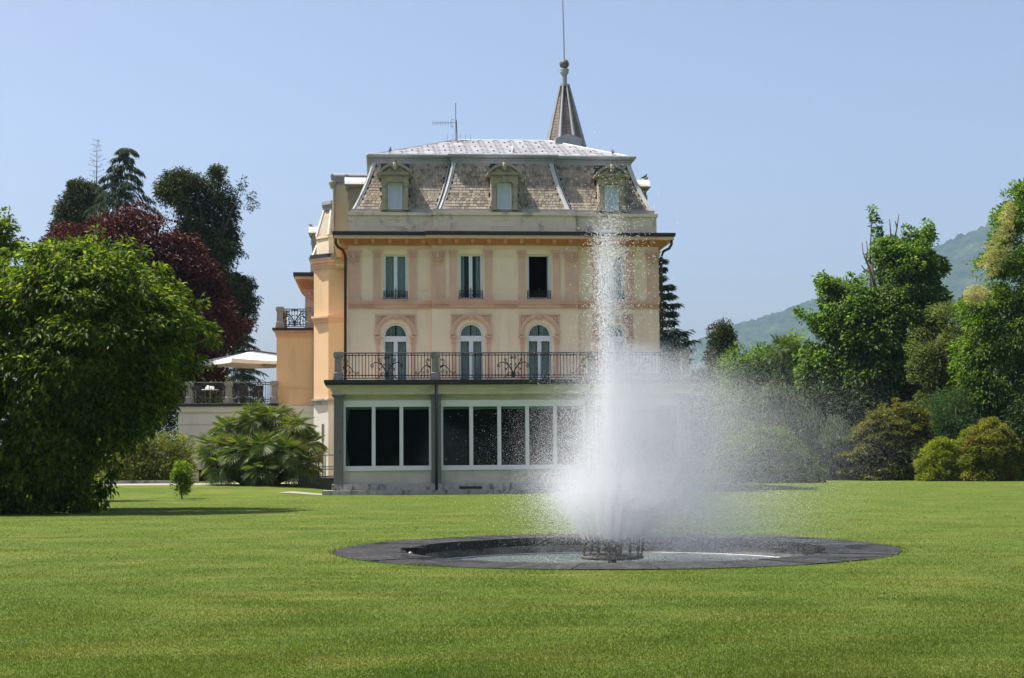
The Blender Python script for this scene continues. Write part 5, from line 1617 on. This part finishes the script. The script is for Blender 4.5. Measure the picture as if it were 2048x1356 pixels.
def conifer(name, label, px, Y, top_py, prof, mat, tiers, per, nl, L, W, droop=.35, upturn=.25, r=.25, start=.12, lean=0.0, group=None, hang=.3, fan=.35):
    gp = at_y(px, 905, Y); z0 = float(gz(gp.x, Y)); zt = at_y(px, top_py, Y).z; H = zt - z0
    t = thing(name, label, 'tree', (gp.x, Y, z0), 0, group)
    tp = [(lean*H*(k/8)**2.5, 0, H*k/8) for k in range(9)]
    m = MB(); m.tube(tp, [r*(1.02 - .97*k/8) for k in range(9)], 8)
    Pn, Dn, Nn, Ln = [], [], [], []
    for i in range(tiers):
        f = start + (1-start)*(i/(tiers-1))**.92
        zz = H*f; cx = lean*H*f**2.5; Lb = prof(f)*H
        k0 = random.random()*6.28
        np_ = max(3, int(per*(1.15 - .5*f)))
        for j in range(np_):
            az = k0 + 2*PI*j/np_ + random.uniform(-.3, .3); LL = Lb*random.uniform(.5, 1.2)
            if LL < .08: continue
            pts = []
            for s in range(7):
                q = s/6; rr = LL*q
                pts.append(np.array([cx + rr*math.cos(az), rr*math.sin(az), zz - droop*LL*q + upturn*LL*q**2.2 + .02*H*(1-q)*0]))
            m.tube(pts, [r*.22*(1.05-f)*(1-.85*k/6)+.006 for k in range(7)], 5)
            q = RNG.random(nl)**.7; seg = np.array(pts)
            idx = np.clip((q*6).astype(int), 0, 5); fr = (q*6-idx)[:, None]
            b = seg[idx]*(1-fr) + seg[idx+1]*fr
            tang = norm(seg[idx+1]-seg[idx]); side = np.array([-math.sin(az), math.cos(az), 0.])[None]
            sg = np.where(RNG.random(nl) < .5, -1, 1)[:, None]
            wd = fan*LL*(1-q*.75)[:, None]*RNG.random((nl, 1))
            b = b + side*sg*wd - np.array([[0, 0, 1.]])*hang*wd*RNG.random((nl, 1)) + RNG.normal(0, .03*LL+.02, (nl, 3))*np.array([[1, 1, .6]])
            d = norm(tang*.8 + side*sg*.6 + RNG.normal(0, .25, (nl, 3)) - np.array([[0, 0, hang]]))
            Pn.append(b); Dn.append(d); Nn.append(norm(np.array([[0, 0, 1.]]) + RNG.normal(0, .5, (nl, 3)))); Ln.append(RNG.uniform(.7, 1.3, nl))
    Pn, Dn, Nn, Ln = map(np.concatenate, (Pn, Dn, Nn, Ln))
    v, f = leaf_quads(Pn, Dn, Nn, L*Ln, W*Ln, .1)
    mesh_np('crown', v, f, LM[mat], t)
    m.build('trunk', 'bark', t, True)
    return t

# --- left side
plant('broadleaf_tree', 'large dense glossy green tree with foliage down to the lawn', 'tree',
      [(-190, 600), (-120, 530), (-40, 505), (20, 520), (60, 506), (110, 492), (150, 484), (195, 486), (215, 500), (255, 500), (290, 512), (310, 535), (345, 560), (365, 590), (395, 615), (418, 650), (422, 672), (402, 700), (398, 735), (372, 780), (360, 820), (335, 862), (290, 885), (245, 900), (218, 935), (205, 975), (150, 1012), (60, 1022), (-190, 1022)],
      45.5, 'magnolia', 4200, 22, .22, .21, .075, 110, .28, 26, droop=.75, kd=.85, gap=.05, gfreq=.9, shell=.40, inset=.9, sprays=[[(190, 472), (188, 500)], [(150, 480), (150, 505)], [(255, 488), (250, 515)], [(215, 492), (215, 515)], [(285, 500), (280, 525)], [(330, 540), (320, 560)], [(110, 486), (112, 512)], [(60, 496), (60, 520)], [(398, 606), (385, 625)], [(424, 652), (405, 665)], [(366, 578), (352, 598)], [(20, 508), (22, 530)], [(428, 680), (408, 690)], [(200, 1000), (215, 960), (235, 920)], [(195, 985), (230, 965)]])
plant('tall_leafy_tree', 'green tree whose upright sprays rise behind the large dense tree', 'tree',
      [(-170, 430), (-90, 380), (-30, 440), (4, 448), (14, 428), (24, 432), (22, 462), (12, 478), (34, 486), (40, 500), (30, 516), (8, 520), (20, 600), (-20, 800), (-170, 800)],
      56, 'magnolia', 1700, 18, .22, .2, .08, -70, .25, 16, droop=.4, kd=.7, gap=.2, sprays=[[(18, 428), (16, 455), (8, 490)], [(42, 500), (20, 505)], [(2, 440), (-4, 470)], [(36, 486), (14, 500)]])
plant('copper_beech', 'dark purple leaved beech behind the large dense green tree', 'tree',
      [(85, 505), (120, 470), (150, 452), (185, 448), (215, 436), (240, 440), (262, 420), (285, 418), (300, 432), (308, 450), (340, 458), (360, 478), (385, 482), (395, 505), (418, 530), (428, 565), (452, 590), (458, 625), (482, 645), (470, 680), (440, 702), (430, 800), (300, 860), (120, 800), (60, 620)],
      80, 'beech', 3000, 30, .45, .19, .11, 240, .45, 22, droop=.15, kd=.8, gap=.1, gfreq=.35, up=1.0, flat=.55, sprays=[[(282, 416), (278, 440)], [(262, 420), (262, 442)], [(240, 434), (242, 452)], [(90, 496), (115, 500)], [(308, 446), (300, 462)], [(342, 456), (335, 474)], [(386, 480), (374, 492)], [(110, 478), (128, 485)], [(400, 502), (386, 515)], [(430, 560), (412, 565)], [(486, 646), (462, 646)]])
plant('dark_conifer', 'tall irregular dark evergreen conifer beside the purple beech', 'tree',
      [(318, 390), (321, 363), (333, 351), (354, 348), (380, 351), (392, 359), (413, 359), (422, 337), (436, 338), (451, 345), (448, 363), (440, 380), (458, 376), (472, 365), (487, 369), (498, 390), (502, 410), (487, 425), (492, 434), (478, 455), (468, 462), (478, 478), (481, 502), (466, 522), (484, 540), (501, 558), (513, 590), (516, 623), (503, 655), (490, 682), (460, 705), (420, 705), (390, 650), (372, 560), (358, 500), (348, 452), (327, 437), (332, 425), (327, 401)],
      96, 'darkfir', 5200, 24, .27, .22, .07, 430, .5, 30, droop=.75, kd=.7, gap=.44, gfreq=.5, flat=.9, sprays=[[(434, 337), (438, 362)], [(448, 344), (446, 366)], [(338, 350), (345, 375)], [(400, 354), (402, 372)], [(486, 364), (480, 388)], [(502, 394), (486, 402)], [(505, 412), (488, 418)], [(480, 470), (468, 478)], [(482, 508), (468, 510)], [(516, 600), (500, 606)], [(510, 572), (494, 578)], [(318, 368), (335, 378)], [(322, 432), (338, 440)], [(505, 650), (488, 640)]])
conifer('cedar_tree', 'slender blue green cedar with drooping tips behind the purple beech', 206, 108, 296,
        lambda f: .50*(1-f)**1.0 + .025, 'cedar', 26, 6, 110, .55, .075, .05, -.28, .4, .3, .06, None, .9, .30)
conifer('bare_topped_conifer', 'thin conifer with a bare dead leader beside the blue green cedar', 186, 109, 282,
        lambda f: (.07*(1-f)**.6 + .008), 'cedar', 30, 7, 3, .25, .03, -.2, .3, .2, .5, 0)
plant('round_topped_cypress', 'dark rounded evergreen left of the blue green cedar', 'tree',
      [(140, 372), (152, 366), (168, 370), (185, 368), (205, 400), (210, 470), (200, 560), (130, 560), (122, 480), (112, 462), (114, 446), (122, 440), (116, 424), (128, 412), (130, 396), (142, 388)],
      111, 'darkfir', 1900, 24, .34, .24, .09, 170, .4, 12, droop=.4, kd=.8, gap=.12)
plant('laurel_shrub', 'olive green shrub beside the gravel path, under the large dense tree', 'shrub',
      [(205, 935), (225, 900), (262, 880), (300, 866), (335, 872), (362, 866), (382, 885), (380, 935), (372, 963), (205, 964)],
      72, 'shrub', 520, 26, .3, .15, .07, 290, .08, 14, droop=.2, topf=.6)
plant('dark_hedge_shrub', 'dark shrub in the shade behind the olive green shrub', 'shrub',
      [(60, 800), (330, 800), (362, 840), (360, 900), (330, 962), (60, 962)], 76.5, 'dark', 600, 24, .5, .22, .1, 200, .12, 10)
plant('small_bush', 'small upright leafy bush growing alone in the lawn', 'shrub',
      [(349, 942), (356, 930), (366, 926), (376, 930), (384, 942), (387, 952), (380, 965), (382, 976), (371, 988), (366, 996), (358, 986), (350, 972), (352, 960), (344, 950)],
      57.5, 'young', 105, 22, .12, .10, .05, 366, .03, 14, droop=.0, kd=.9, topf=.7)
plant('terrace_shrub', 'bright green shrub behind the terrace railing, under the parasol', 'shrub',
      [(360, 800), (372, 752), (395, 738), (420, 742), (445, 752), (455, 775), (448, 810), (450, 960), (360, 960)], 92, 'young', 420, 22, .4, .22, .1, 410, .12, 12)
conifer('deodar_cedar', 'dark drooping cedar seen through the terrace railing', 484, 118, 640, lambda f: .34*(1-f)**.9+.02, 'spruce', 16, 8, 60, .5, .08, .3, -.1, .35, .2)

# --- fan palm clump
def fan_palm(name, label, heads, Y, base_px, nleaf=30, R0=.55, nseg=17, pet=.6, trunk_r=.1):
    gp = at_y(base_px, 905, Y); z0 = float(gz(gp.x, Y))
    t = thing(name, label, 'palm', (gp.x, Y, z0))
    for hx, hy, dy in heads:
        c = at_y(hx, hy, Y+dy); c = np.array([c.x-gp.x, dy, c.z-z0])
        b0 = np.array([c[0]*.25, dy*.3, -.1])
        MB().tube([b0, b0*.4 + c*.6 + np.array([0, 0, -.1]), c], [trunk_r*1.2, trunk_r, trunk_r], 8).build('stem', 'bark', t)
        vs, fs, pt = [], [], MB(); nv = 0
        for i in range(nleaf):
            u = (i+.5)/nleaf; el = math.asin(max(-.72, min(.98, 1 - 1.75*u))) + random.uniform(-.15, .15); az = i*2.39996 + random.uniform(-.2, .2)
            d = np.array([math.cos(el)*math.cos(az), math.cos(el)*math.sin(az), math.sin(el)])
            p = pet*random.uniform(.75, 1.25)
            hb = c + d*p + np.array([0, 0, -.1*p*math.cos(el)])
            pt.tube([c, c + d*p*.5, hb], [.012, .009, .007], 4)
            side = np.cross(d, [0, 0, 1.]); side /= max(np.linalg.norm(side), 1e-6); upv = np.cross(side, d)
            tl = random.uniform(.1, .5) if el > .55 else random.uniform(.4, 1.1); d, upv = d*math.cos(tl) - upv*math.sin(tl), upv*math.cos(tl) + d*math.sin(tl)
            rr = R0*random.uniform(.8, 1.2)
            for s in range(nseg):
                a = (s/(nseg-1)-.5)*3.9
                sd = d*math.cos(a) + side*math.sin(a) + upv*(.05 + .18*abs(math.sin(a)))
                sd /= np.linalg.norm(sd); ln = rr*(1-.28*abs(a)/1.95)*random.uniform(.9, 1.05)
                tip = hb + sd*ln + np.array([0, 0, -.12*ln]); mid = hb + sd*ln*.55
                wv = np.cross(sd, upv); wv /= max(np.linalg.norm(wv), 1e-6)
                w = .020
                vs += [hb, mid - wv*w, tip, mid + wv*w]; fs += [(nv, nv+1, nv+2), (nv, nv+2, nv+3)]; nv += 4
        mesh_np('fan_leaves', np.array(vs), np.array(fs), LM['palm'], t)
        pt.build('petioles', LM['palm'], t)
    return t
PH = [(420, 900, -.3), (455, 862, .1), (505, 842, -.1), (548, 838, .3), (592, 858, -.1), (618, 895, -.2), (470, 905, -1.0), (525, 900, -1.2), (578, 908, -1.1), (440, 935, -.8), (605, 935, -.8), (520, 940, -1.4)]
fan_palm('fan_palm', 'wide clump of bushy fan palms in front of the side wing', [(522 + (a-522)*.93, b, c) for a, b, c in PH], 66.5, 518, 28, .70, 20, .5)
fan_palm('tall_fan_palm', 'fan palm with single trunk among trees behind the weeping cedar', [(1566, 700, 0)], 99, 1562, 34, .75, 15, .7, .13)

# --- right side
conifer('spruce_tree', 'spruce with spreading upturned branches behind the right corner of the villa', 1306, 96, 482,
        lambda f: .40*(1-f)**.85 + .01, 'spruce', 25, 10, 170, .40, .10, .34, .24, .3, .06, 0, None, .6, .34)
plant('columnar_cypress', 'narrow columnar dark cypress standing against the wooded hill', 'tree',
      [(1432, 655), (1441, 643), (1452, 648), (1462, 672), (1466, 700), (1476, 730), (1482, 800), (1478, 940), (1412, 940), (1406, 800), (1414, 720), (1420, 680)],
      104, 'darkfir', 1000, 26, .3, .22, .08, 1443, .3, 10, droop=-.2, kd=.9)
plant('round_green_tree', 'mid green round tree left of the tall fan palm', 'tree',
      [(1448, 740), (1462, 706), (1490, 692), (1515, 694), (1540, 706), (1552, 735), (1560, 790), (1545, 950), (1440, 950), (1436, 800)],
      101, 'tulip', 620, 26, .55, .22, .12, 1500, .25, 14)
plant('leafy_tree', 'leafy bright green tree right of the tall fan palm', 'tree',
      [(1562, 690), (1576, 668), (1592, 668), (1604, 690), (1612, 720), (1640, 760), (1640, 950), (1556, 950), (1548, 800), (1554, 740)],
      100, 'young', 560, 26, .5, .22, .12, 1590, .22, 12)
tul = plant('tulip_tree', 'tall green broadleaf tree with bare twigs above its crown', 'tree',
      [(1744, 428), (1751, 424), (1756, 445), (1756, 468), (1776, 486), (1792, 490), (1800, 462), (1812, 458), (1826, 470), (1832, 484), (1842, 452), (1856, 452), (1858, 478), (1850, 505), (1868, 508), (1884, 530), (1886, 552), (1862, 552), (1872, 575), (1890, 572), (1898, 598), (1884, 632), (1905, 690), (1900, 780), (1860, 850), (1700, 862), (1640, 850), (1606, 800), (1602, 745), (1612, 690), (1618, 655), (1596, 638), (1602, 624), (1634, 634), (1638, 602), (1628, 582), (1640, 558), (1655, 556), (1668, 575), (1684, 566), (1700, 556), (1714, 566), (1728, 574), (1744, 560), (1748, 520), (1742, 470)],
      95, 'tulip', 3600, 26, .32, .24, .15, 1755, .4, 30, droop=.35, kd=.7, gap=.22, gfreq=.5, sprays=[[(1747, 424), (1750, 450), (1754, 480), (1762, 520), (1770, 570)], [(1850, 450), (1852, 475), (1846, 510), (1835, 550)], [(1810, 458), (1808, 490), (1800, 540)], [(1826, 470), (1822, 520)], [(1790, 482), (1790, 540)], [(1642, 556), (1646, 590), (1655, 640)], [(1600, 628), (1625, 645), (1650, 670)], [(1665, 572), (1672, 620)], [(1700, 556), (1705, 620)], [(1884, 532), (1870, 556), (1850, 580)], [(1896, 598), (1870, 620)], [(1718, 562), (1724, 620)]])
m = MB()
for pts in ([(1748, 572), (1742, 545), (1732, 522), (1726, 505), (1724, 485)], [(1740, 540), (1733, 520), (1735, 500), (1733, 482)], [(1783, 485), (1781, 460), (1779, 438)], [(1790, 475), (1794, 455), (1796, 440), (1798, 428)], [(1794, 455), (1790, 442)], [(1742, 545), (1730, 540), (1722, 530)]):
    q = [at_y(a, b, 94.6) for a, b in pts]; n = len(q); m.tube(q, [.05*(1-.8*k/(n-1))+.012 for k in range(n)], 5)
o = m.build('bare_twigs', 'twig', tul); o.matrix_parent_inverse = Matrix.Translation(tul.location).inverted()
plant('olive_tree', 'pale olive green tree between the tulip tree and the flowering chestnut', 'tree',
      [(1818, 700), (1830, 655), (1855, 628), (1885, 612), (1915, 600), (1945, 600), (1965, 625), (1970, 700), (1960, 840), (1960, 950), (1830, 950), (1826, 800)],
      91, 'olive', 1600, 34, .3, .18, .06, 1885, .3, 16, droop=.2, kd=.8, gap=.1)
ch = plant('chestnut_tree', 'large yellow green chestnut with cream blossom', 'tree',
      [(2018, 392), (2026, 378), (2040, 376), (2060, 362), (2150, 360), (2240, 420), (2300, 600), (2280, 800), (2200, 962), (2060, 930), (1990, 870), (1940, 850), (1915, 800), (1908, 740), (1918, 690), (1935, 645), (1930, 618), (1938, 600), (1965, 608), (1985, 570), (1965, 556), (1960, 530), (1975, 510), (1982, 488), (1996, 482), (1990, 455), (1994, 428), (2012, 422)],
      86, 'chestnut', 4300, 32, .34, .24, .10, 2110, .5, 30, droop=.3, kd=.75, gap=.14, gfreq=.5, sprays=[[(2030, 376), (2034, 410)], [(2046, 370), (2050, 400)], [(2016, 394), (2022, 430)], [(1992, 428), (2005, 460)], [(1962, 522), (1985, 530)], [(1930, 604), (1960, 615)], [(1995, 482), (2010, 490)], [(1936, 645), (1950, 660)]])
for i, (bp, nb_) in enumerate((([(1955, 525), (1972, 490), (1990, 470), (2015, 440), (2030, 470), (2010, 520), (1985, 560), (1970, 545)], 90), ([(1928, 602), (1936, 574), (1960, 574), (1985, 590), (1970, 612), (1945, 614)], 55), ([(1998, 440), (2016, 400), (2030, 420), (2016, 462)], 24))):
    cr, C = crown(ch, bp, 84.0 - .3*i, 'blossom', nb_, 34, .2, .13, .035, droop=-.5, kd=1.0, name='blossom', cs=(1, 1, 1), dome=.9)
    cr.matrix_parent_inverse = Matrix.Translation(ch.location).inverted()
plant('japanese_maple', 'spreading bronze green maple beside the weeping cedar', 'tree',
      [(1690, 912), (1700, 880), (1712, 862), (1738, 832), (1765, 818), (1790, 806), (1820, 810), (1846, 822), (1856, 850), (1856, 925), (1838, 958), (1790, 962), (1735, 958), (1700, 940), (1712, 928), (1676, 914)],
      83.5, 'maple', 1700, 28, .22, .17, .08, 1790, .14, 16, droop=.1, flat=.28, up=1.4, gap=.2, gfreq=1.0, sprays=[[(1676, 914), (1710, 905)], [(1682, 942), (1720, 935)], [(1764, 812), (1772, 840)], [(1792, 802), (1794, 830)], [(1818, 806), (1816, 835)], [(1740, 828), (1752, 850)], [(1712, 858), (1730, 870)], [(1846, 818), (1838, 845)]])
plant('soft_pine', 'soft feathery green pine behind the azaleas', 'tree',
      [(1846, 830), (1862, 800), (1890, 782), (1925, 776), (1960, 790), (1985, 820), (1985, 960), (1850, 960)],
      85.5, 'pine', 700, 40, .34, .26, .03, 1910, .15, 14, droop=.2)
plant('yellow_green_azalea', 'rounded yellow green azalea at the lawn edge', 'shrub',
      [(1829, 958), (1834, 924), (1850, 900), (1872, 880), (1900, 866), (1926, 858), (1945, 880), (1952, 968), (1832, 969)],
      80.5, 'azalea', 1700, 26, .15, .11, .05, 1890, .08, 14, droop=-.1, gap=.1, gfreq=1.1, topf=.6)
plant('russet_azalea', 'rounded azalea with reddish new leaves at the lawn edge', 'shrub',
      [(1925, 965), (1918, 910), (1935, 870), (1955, 848), (1976, 838), (1998, 848), (2020, 870), (2042, 905), (2056, 940), (2054, 972), (1930, 971)],
      79.5, 'azalea2', 1900, 26, .16, .12, .055, 1985, .08, 14, droop=-.1, gap=.1, gfreq=1.1, topf=.6)
plant('dark_laurel', 'dark laurel in the shade beyond the russet azalea', 'shrub',
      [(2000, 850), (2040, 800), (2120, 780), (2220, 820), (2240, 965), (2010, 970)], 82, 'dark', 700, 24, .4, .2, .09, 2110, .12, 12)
plant('weeping_cedar', 'blue grey weeping cedar with hanging curtains of branches', 'tree',
      [(1430, 840), (1455, 806), (1495, 786), (1540, 780), (1580, 790), (1612, 818), (1632, 846), (1655, 852), (1690, 856), (1704, 872), (1700, 915), (1672, 950), (1620, 956), (1440, 958)],
      86, 'weeping', 1900, 34, .26, .30, .05, 1560, .22, 26, droop=2.6, flat=1.7, gap=.2, gfreq=.9, out=.25)
plant('mounded_juniper', 'low mounded green juniper in front of the weeping cedar', 'shrub',
      [(1395, 965), (1425, 905), (1470, 872), (1520, 852), (1560, 858), (1590, 880), (1612, 908), (1640, 932), (1654, 955), (1640, 967)],
      79, 'mound', 2400, 26, .16, .15, .045, 1525, .1, 16, droop=.5, gap=.02, topf=.5)
for i, (poly, Y, px, lab) in enumerate(([([(1560, 800), (1640, 770), (1720, 790), (1760, 850), (1760, 962), (1560, 962)], 92.5, 1660, 'dark evergreen thicket behind the weeping cedar'),
                                      ([(1720, 820), (1800, 780), (1900, 790), (1960, 850), (1960, 962), (1720, 962)], 93.5, 1840, 'dark evergreen thicket behind the bronze maple'),
                                      ([(1400, 830), (1460, 800), (1560, 800), (1580, 962), (1390, 962)], 97, 1480, 'dark evergreen thicket right of the garden room, behind the mist')])):
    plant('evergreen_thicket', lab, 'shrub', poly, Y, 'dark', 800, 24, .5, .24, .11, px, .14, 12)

for i in range(9):                        # the park behind the photographer, mirrored in the garden room glass
    x = -30 + 8.0*i + random.uniform(-1.5, 1.5); y = -30 - random.uniform(0, 9)
    t = thing('park_tree', 'tall dark evergreen of the park facing the villa across the lawn', 'tree', (x, y, 0), 0, 'dark evergreens facing the villa')
    nq = 15000; hh = random.uniform(13, 18)
    q = norm(RNG.normal(0, 1, (nq, 3)))*(.55 + .45*RNG.random((nq, 1))); q = q*np.array([[6.8, 4.5, hh*.5]]) + np.array([[0, 0, hh*.5]])
    v, f = leaf_quads(q, norm(RNG.normal(0, 1, (nq, 3)) - np.array([[0, 0, .6]])), norm(RNG.normal(0, 1, (nq, 3))), RNG.uniform(.7, 1.3, nq), .5)
    v[:, 2] = np.maximum(v[:, 2], .02)
    mesh_np('crown', v, f, LM['dark'], t)
    MB().tube([(0, 0, -.1), (.1, 0, hh*.4), (0, .1, hh*.8)], [.45, .3, .1], 8).build('trunk', 'bark', t)

# ------------------------------------------------------------------ smaller things
def low_wall():
    a, b = at_y(1640, 962, 84.8), at_y(1860, 962, 84.2)
    t = thing('low_stone_wall', 'low brown stone wall at the lawn edge between juniper and maple', 'wall', (a.x, a.y, 0))
    L = b.x - a.x; x = 0
    while x < L:
        w = random.uniform(.35, .7)
        for z0, z1 in ((-.05, .2), (.205, .42)):
            o = MB().box(x+.01, min(L, x+w)-.01, random.uniform(-.02, .02), .35, z0, z1 - random.uniform(0, .02)).build('stone', 'stonewall', t)
        x += w
low_wall()
def kerb():
    a, b = at_y(205, 962, 70.2), at_y(372, 962, 70.2)
    t = thing('bed_kerb', 'low grey stone kerb between the gravel path and the olive green shrub', 'kerb', (a.x, a.y, float(gz(a.x, a.y))))
    x = 0; L = b.x - a.x
    while x < L:
        MB().box(x+.005, min(L, x+1.1)-.005, 0, .16, -.06, .13).build('kerb_stone', 'plinth', t); x += 1.1
kerb()
def parasol():
    c = L2W(FU(497, 17.2, 720), 17.2, W_TD)
    t = thing('parasol', 'square cream cantilever parasol over the terrace', 'parasol', tuple(c), YAW + R(33))
    s = 2.0; z1 = FW(729, 17.2, 470) - W_TD; zt = FW(704, 17.2, 500) - W_TD
    n = 10; vs = []; fs = []
    for i in range(4):
        p, q = [Vector((s, s, 0)), Vector((-s, s, 0)), Vector((-s, -s, 0)), Vector((s, -s, 0))][i], [Vector((-s, s, 0)), Vector((-s, -s, 0)), Vector((s, -s, 0)), Vector((s, s, 0))][i]
        m = MB(); rows = []
        for j in range(7):
            f = j/6; row = []
            for k in range(n+1):
                e = p.lerp(q, k/n)*f; sag = .06*math.sin(PI*k/n)*f
                row.append((e.x, e.y, zt + (z1 + .16 - zt)*f - sag))
            rows.append(row)
        for j in range(6):
            for k in range(n): m.add([rows[j][k], rows[j+1][k], rows[j+1][k+1], rows[j][k+1]], [(0, 1, 2, 3)])
        m.build('canopy_panel', 'umbrella', t)
        m = MB()
        for k in range(n):
            a, b = rows[6][k], rows[6][k+1]; d0 = .16 + .05*abs(math.cos(PI*k/n)); d1 = .16 + .05*abs(math.cos(PI*(k+1)/n))
            m.add([a, b, (b[0], b[1], b[2]-d1), (a[0], a[1], a[2]-d0)], [(0, 1, 2, 3)])
        m.build('valance', 'umbrella', t)
    for sx, sy in ((1, 1), (-1, 1), (-1, -1), (1, -1)):
        MB().tube([(0, 0, zt-.03), (sx*s*.98, sy*s*.98, z1+.13)], .018, 5).build('rib', 'steel', t)
    MB().lathe([(.03, -.5), (.05, 0), (.05, .14), (.02, .18)], 8, (0, 0, zt)).build('hub', 'pipe', t)
    ca = math.cos(-R(33)); sa = math.sin(-R(33))
    def lo(u, v): return (u*ca - v*sa, u*sa + v*ca)
    e = lo(2.9, .35)
    MB().tube([(0, 0, zt+.1), (e[0], e[1], zt-.28)], [.045, .05], 8).build('arm', 'pipe', t)
    MB().tube([(e[0], e[1], 0), (e[0], e[1], zt-.2)], .05, 8).build('pole', 'pipe', t)
    MB().box(e[0]-.45, e[0]+.45, e[1]-.45, e[1]+.45, 0, .08).build('base_plate', 'pipe', t)
parasol()
def chair(px, v, rz, label):
    p = L2W(FU(px, v, 790), v, W_TD)
    t = thing('terrace_chair', label, 'chair', tuple(p), YAW + rz, 'chairs on the terrace')
    MB().box(-.26, .26, -.26, .26, .40, .46).build('seat', 'chair', t)
    MB().hexa([(-.26, .22, .46), (.26, .22, .46), (.26, .27, .46), (-.26, .27, .46)], [(-.25, .33, .95), (.25, .33, .95), (.25, .37, .95), (-.25, .37, .95)]).build('backrest', 'chair', t)
    for x in (-.24, .24):
        for y in (-.24, .24): MB().tube([(x, y, 0), (x, y, .41)], .018, 6).build('leg', 'steel', t)
        MB().tube([(x, -.24, .41), (x, -.22, .65), (x, .26, .66)], .018, 6).build('armrest', 'steel', t)
chair(398, 15.4, R(25), 'dark terrace chair left of the small white table')
chair(446, 15.6, R(-40), 'dark terrace chair between the small white table and the stone post')
chair(486, 15.5, R(10), 'dark terrace chair right of the middle stone post')
chair(512, 15.7, R(-20), 'dark terrace chair nearest to the peach coloured block')
p = L2W(FU(420, 15.3, 790), 15.3, W_TD)
t = thing('terrace_table', 'small table with white top on the terrace', 'table', tuple(p), YAW)
MB().lathe([(.42, .70), (.43, .715), (.42, .73)], 20).build('tabletop', 'bluecloth', t)
MB().lathe([(.22, 0), (.2, .03), (.03, .05), (.03, .70)], 10).build('pedestal', 'steel', t)
p = L2W(FU(416, 15.3, 790), 15.3, W_TD + .73)
m = MB()
for k, (x, y, r) in enumerate(((0, 0, .13), (.15, .05, .1), (.26, -.02, .08))):
    m.lathe([(r*.3, 0), (r, .04), (r*.9, .12), (r*.4, .2 - .03*k)], 9, (x, y, 0))
tag(m.build('folded_cloth', 'bluecloth'), 'crumpled white cloth on the small terrace table', 'cloth').location = p

def antenna():
    av = rgV - .6; au = FU(911.5, av, 250)
    zr = W_E + (av - rV0)*math.tan(sl)
    p = L2W(au, av, zr); k = lambda px: FU(px, av, 250) - au; zz = lambda py: FW(py, av, 910) - zr
    t = thing('roof_antenna', 'thin television antenna mast on the slate roof', 'antenna', tuple(p), YAW)
    MB().tube([(0, 0, -.1), (0, 0, zz(206))], .022, 6).build('mast', 'steel', t)
    MB().tube([(k(914.5), .05, -.1), (k(912.8), .02, zz(240))], .026, 6).build('stay_pole', 'steel', t)
    y1 = zz(246.5)
    MB().tube([(k(912.5), 0, y1+.03), (k(865), 0, y1)], .014, 5).build('boom', 'steel', t)
    for i in range(8):
        x = k(865.5 + i*5.1); MB().tube([(x, 0, y1-.12), (x, 0, y1+.12)], .009, 4).build('element', 'steel', t)
    m = MB()
    for s in (-1, 1): m.tube([(k(903), 0, y1 + s*.2), (k(907.5), 0, y1 + s*.17), (k(903.5), 0, y1 + s*.13)], .014, 4); m.tube([(k(904), 0, y1), (k(904), 0, y1 + s*.2)], .008, 4)
    m.build('reflector', 'steel', t)
    MB().tube([(k(895), 0, zz(282.5)), (k(941), .1, zz(279))], .012, 4).build('low_boom', 'steel', t)
    for px in (895, 906, 921, 931, 941.5):
        MB().tube([(k(px), .03, zz(283)), (k(px-.3), .03, zz(268.5))], .008, 4).build('whip', 'steel', t)
antenna()
def bird(u, v, w, rz, label):
    t = thing('pigeon', label, 'bird', tuple(L2W(u, v, w)), YAW + rz, 'pigeons on the roof')
    m = MB()
    m.tube([(-.16, 0, .10), (-.08, 0, .13), (.0, 0, .16), (.07, 0, .19), (.095, 0, .235), (.10, 0, .265), (.12, 0, .28), (.145, 0, .275)], [.012, .04, .065, .06, .036, .034, .032, .006], 8)
    m.build('body', 'bird', t, True)
    for s in (-1, 1): MB().tube([(.0, s*.02, 0), (.01, s*.02, .11)], .008, 4).build('leg', 'twig', t)
def roofw(v): return W_E + (v - rV0)*math.tan(sl)
bird(FU(780, rV0+.35, 298), rV0+.35, roofw(rV0+.35)+.02, R(80), 'dark pigeon on the slates above the left dormer')
bird(FU(1226, rV0+.35, 298), rV0+.35, roofw(rV0+.35)+.02, R(100), 'dark pigeon on the slates above the right dormer')
def dtop(): return FW(352, vF+.05) + .1 + .40 + .012
bird(mR+.12+.1, 6.6, dtop()-.01, 0, 'dark pigeon on the dormer of the right roof side')
bird(FU(624, vw+1.4, 460)+.05, vw+1.4, FW(460, vw+1.4, 630)-.02, PI, 'dark pigeon on the dormer of the side wing')
p = L2W(FU(646, 6.0, 900), 6.0, .6)
t = thing('garden_light_post', 'slim grey light post beside the corner of the garden room', 'lamp post', tuple(p))
MB().tube([(0, 0, 0), (0, 0, 1.6)], .035, 8).build('pole', 'steel', t); MB().tube([(0, 0, 1.6), (0, 0, 2.35)], .065, 8).build('lamp_head', 'steel', t)

# ------------------------------------------------------------------ air
m = MB().box(-5500, 5500, -5500, 5500, -5.0, 1150)
hz, nt, nd, lk, bs = new_mat('hazy_air')
nd.remove(bs)
pv = nd.new('ShaderNodeVolumePrincipled')
pv.inputs['Color'].default_value = (0.50, 0.69, 1.0, 1); pv.inputs['Density'].default_value = 0.00009; pv.inputs['Anisotropy'].default_value = 0.2
lk.new(pv.outputs[0], nd['Material Output'].inputs['Volume'])
tag(m.build('haze', hz), 'thin pale summer haze filling the air', 'haze', kind='stuff')
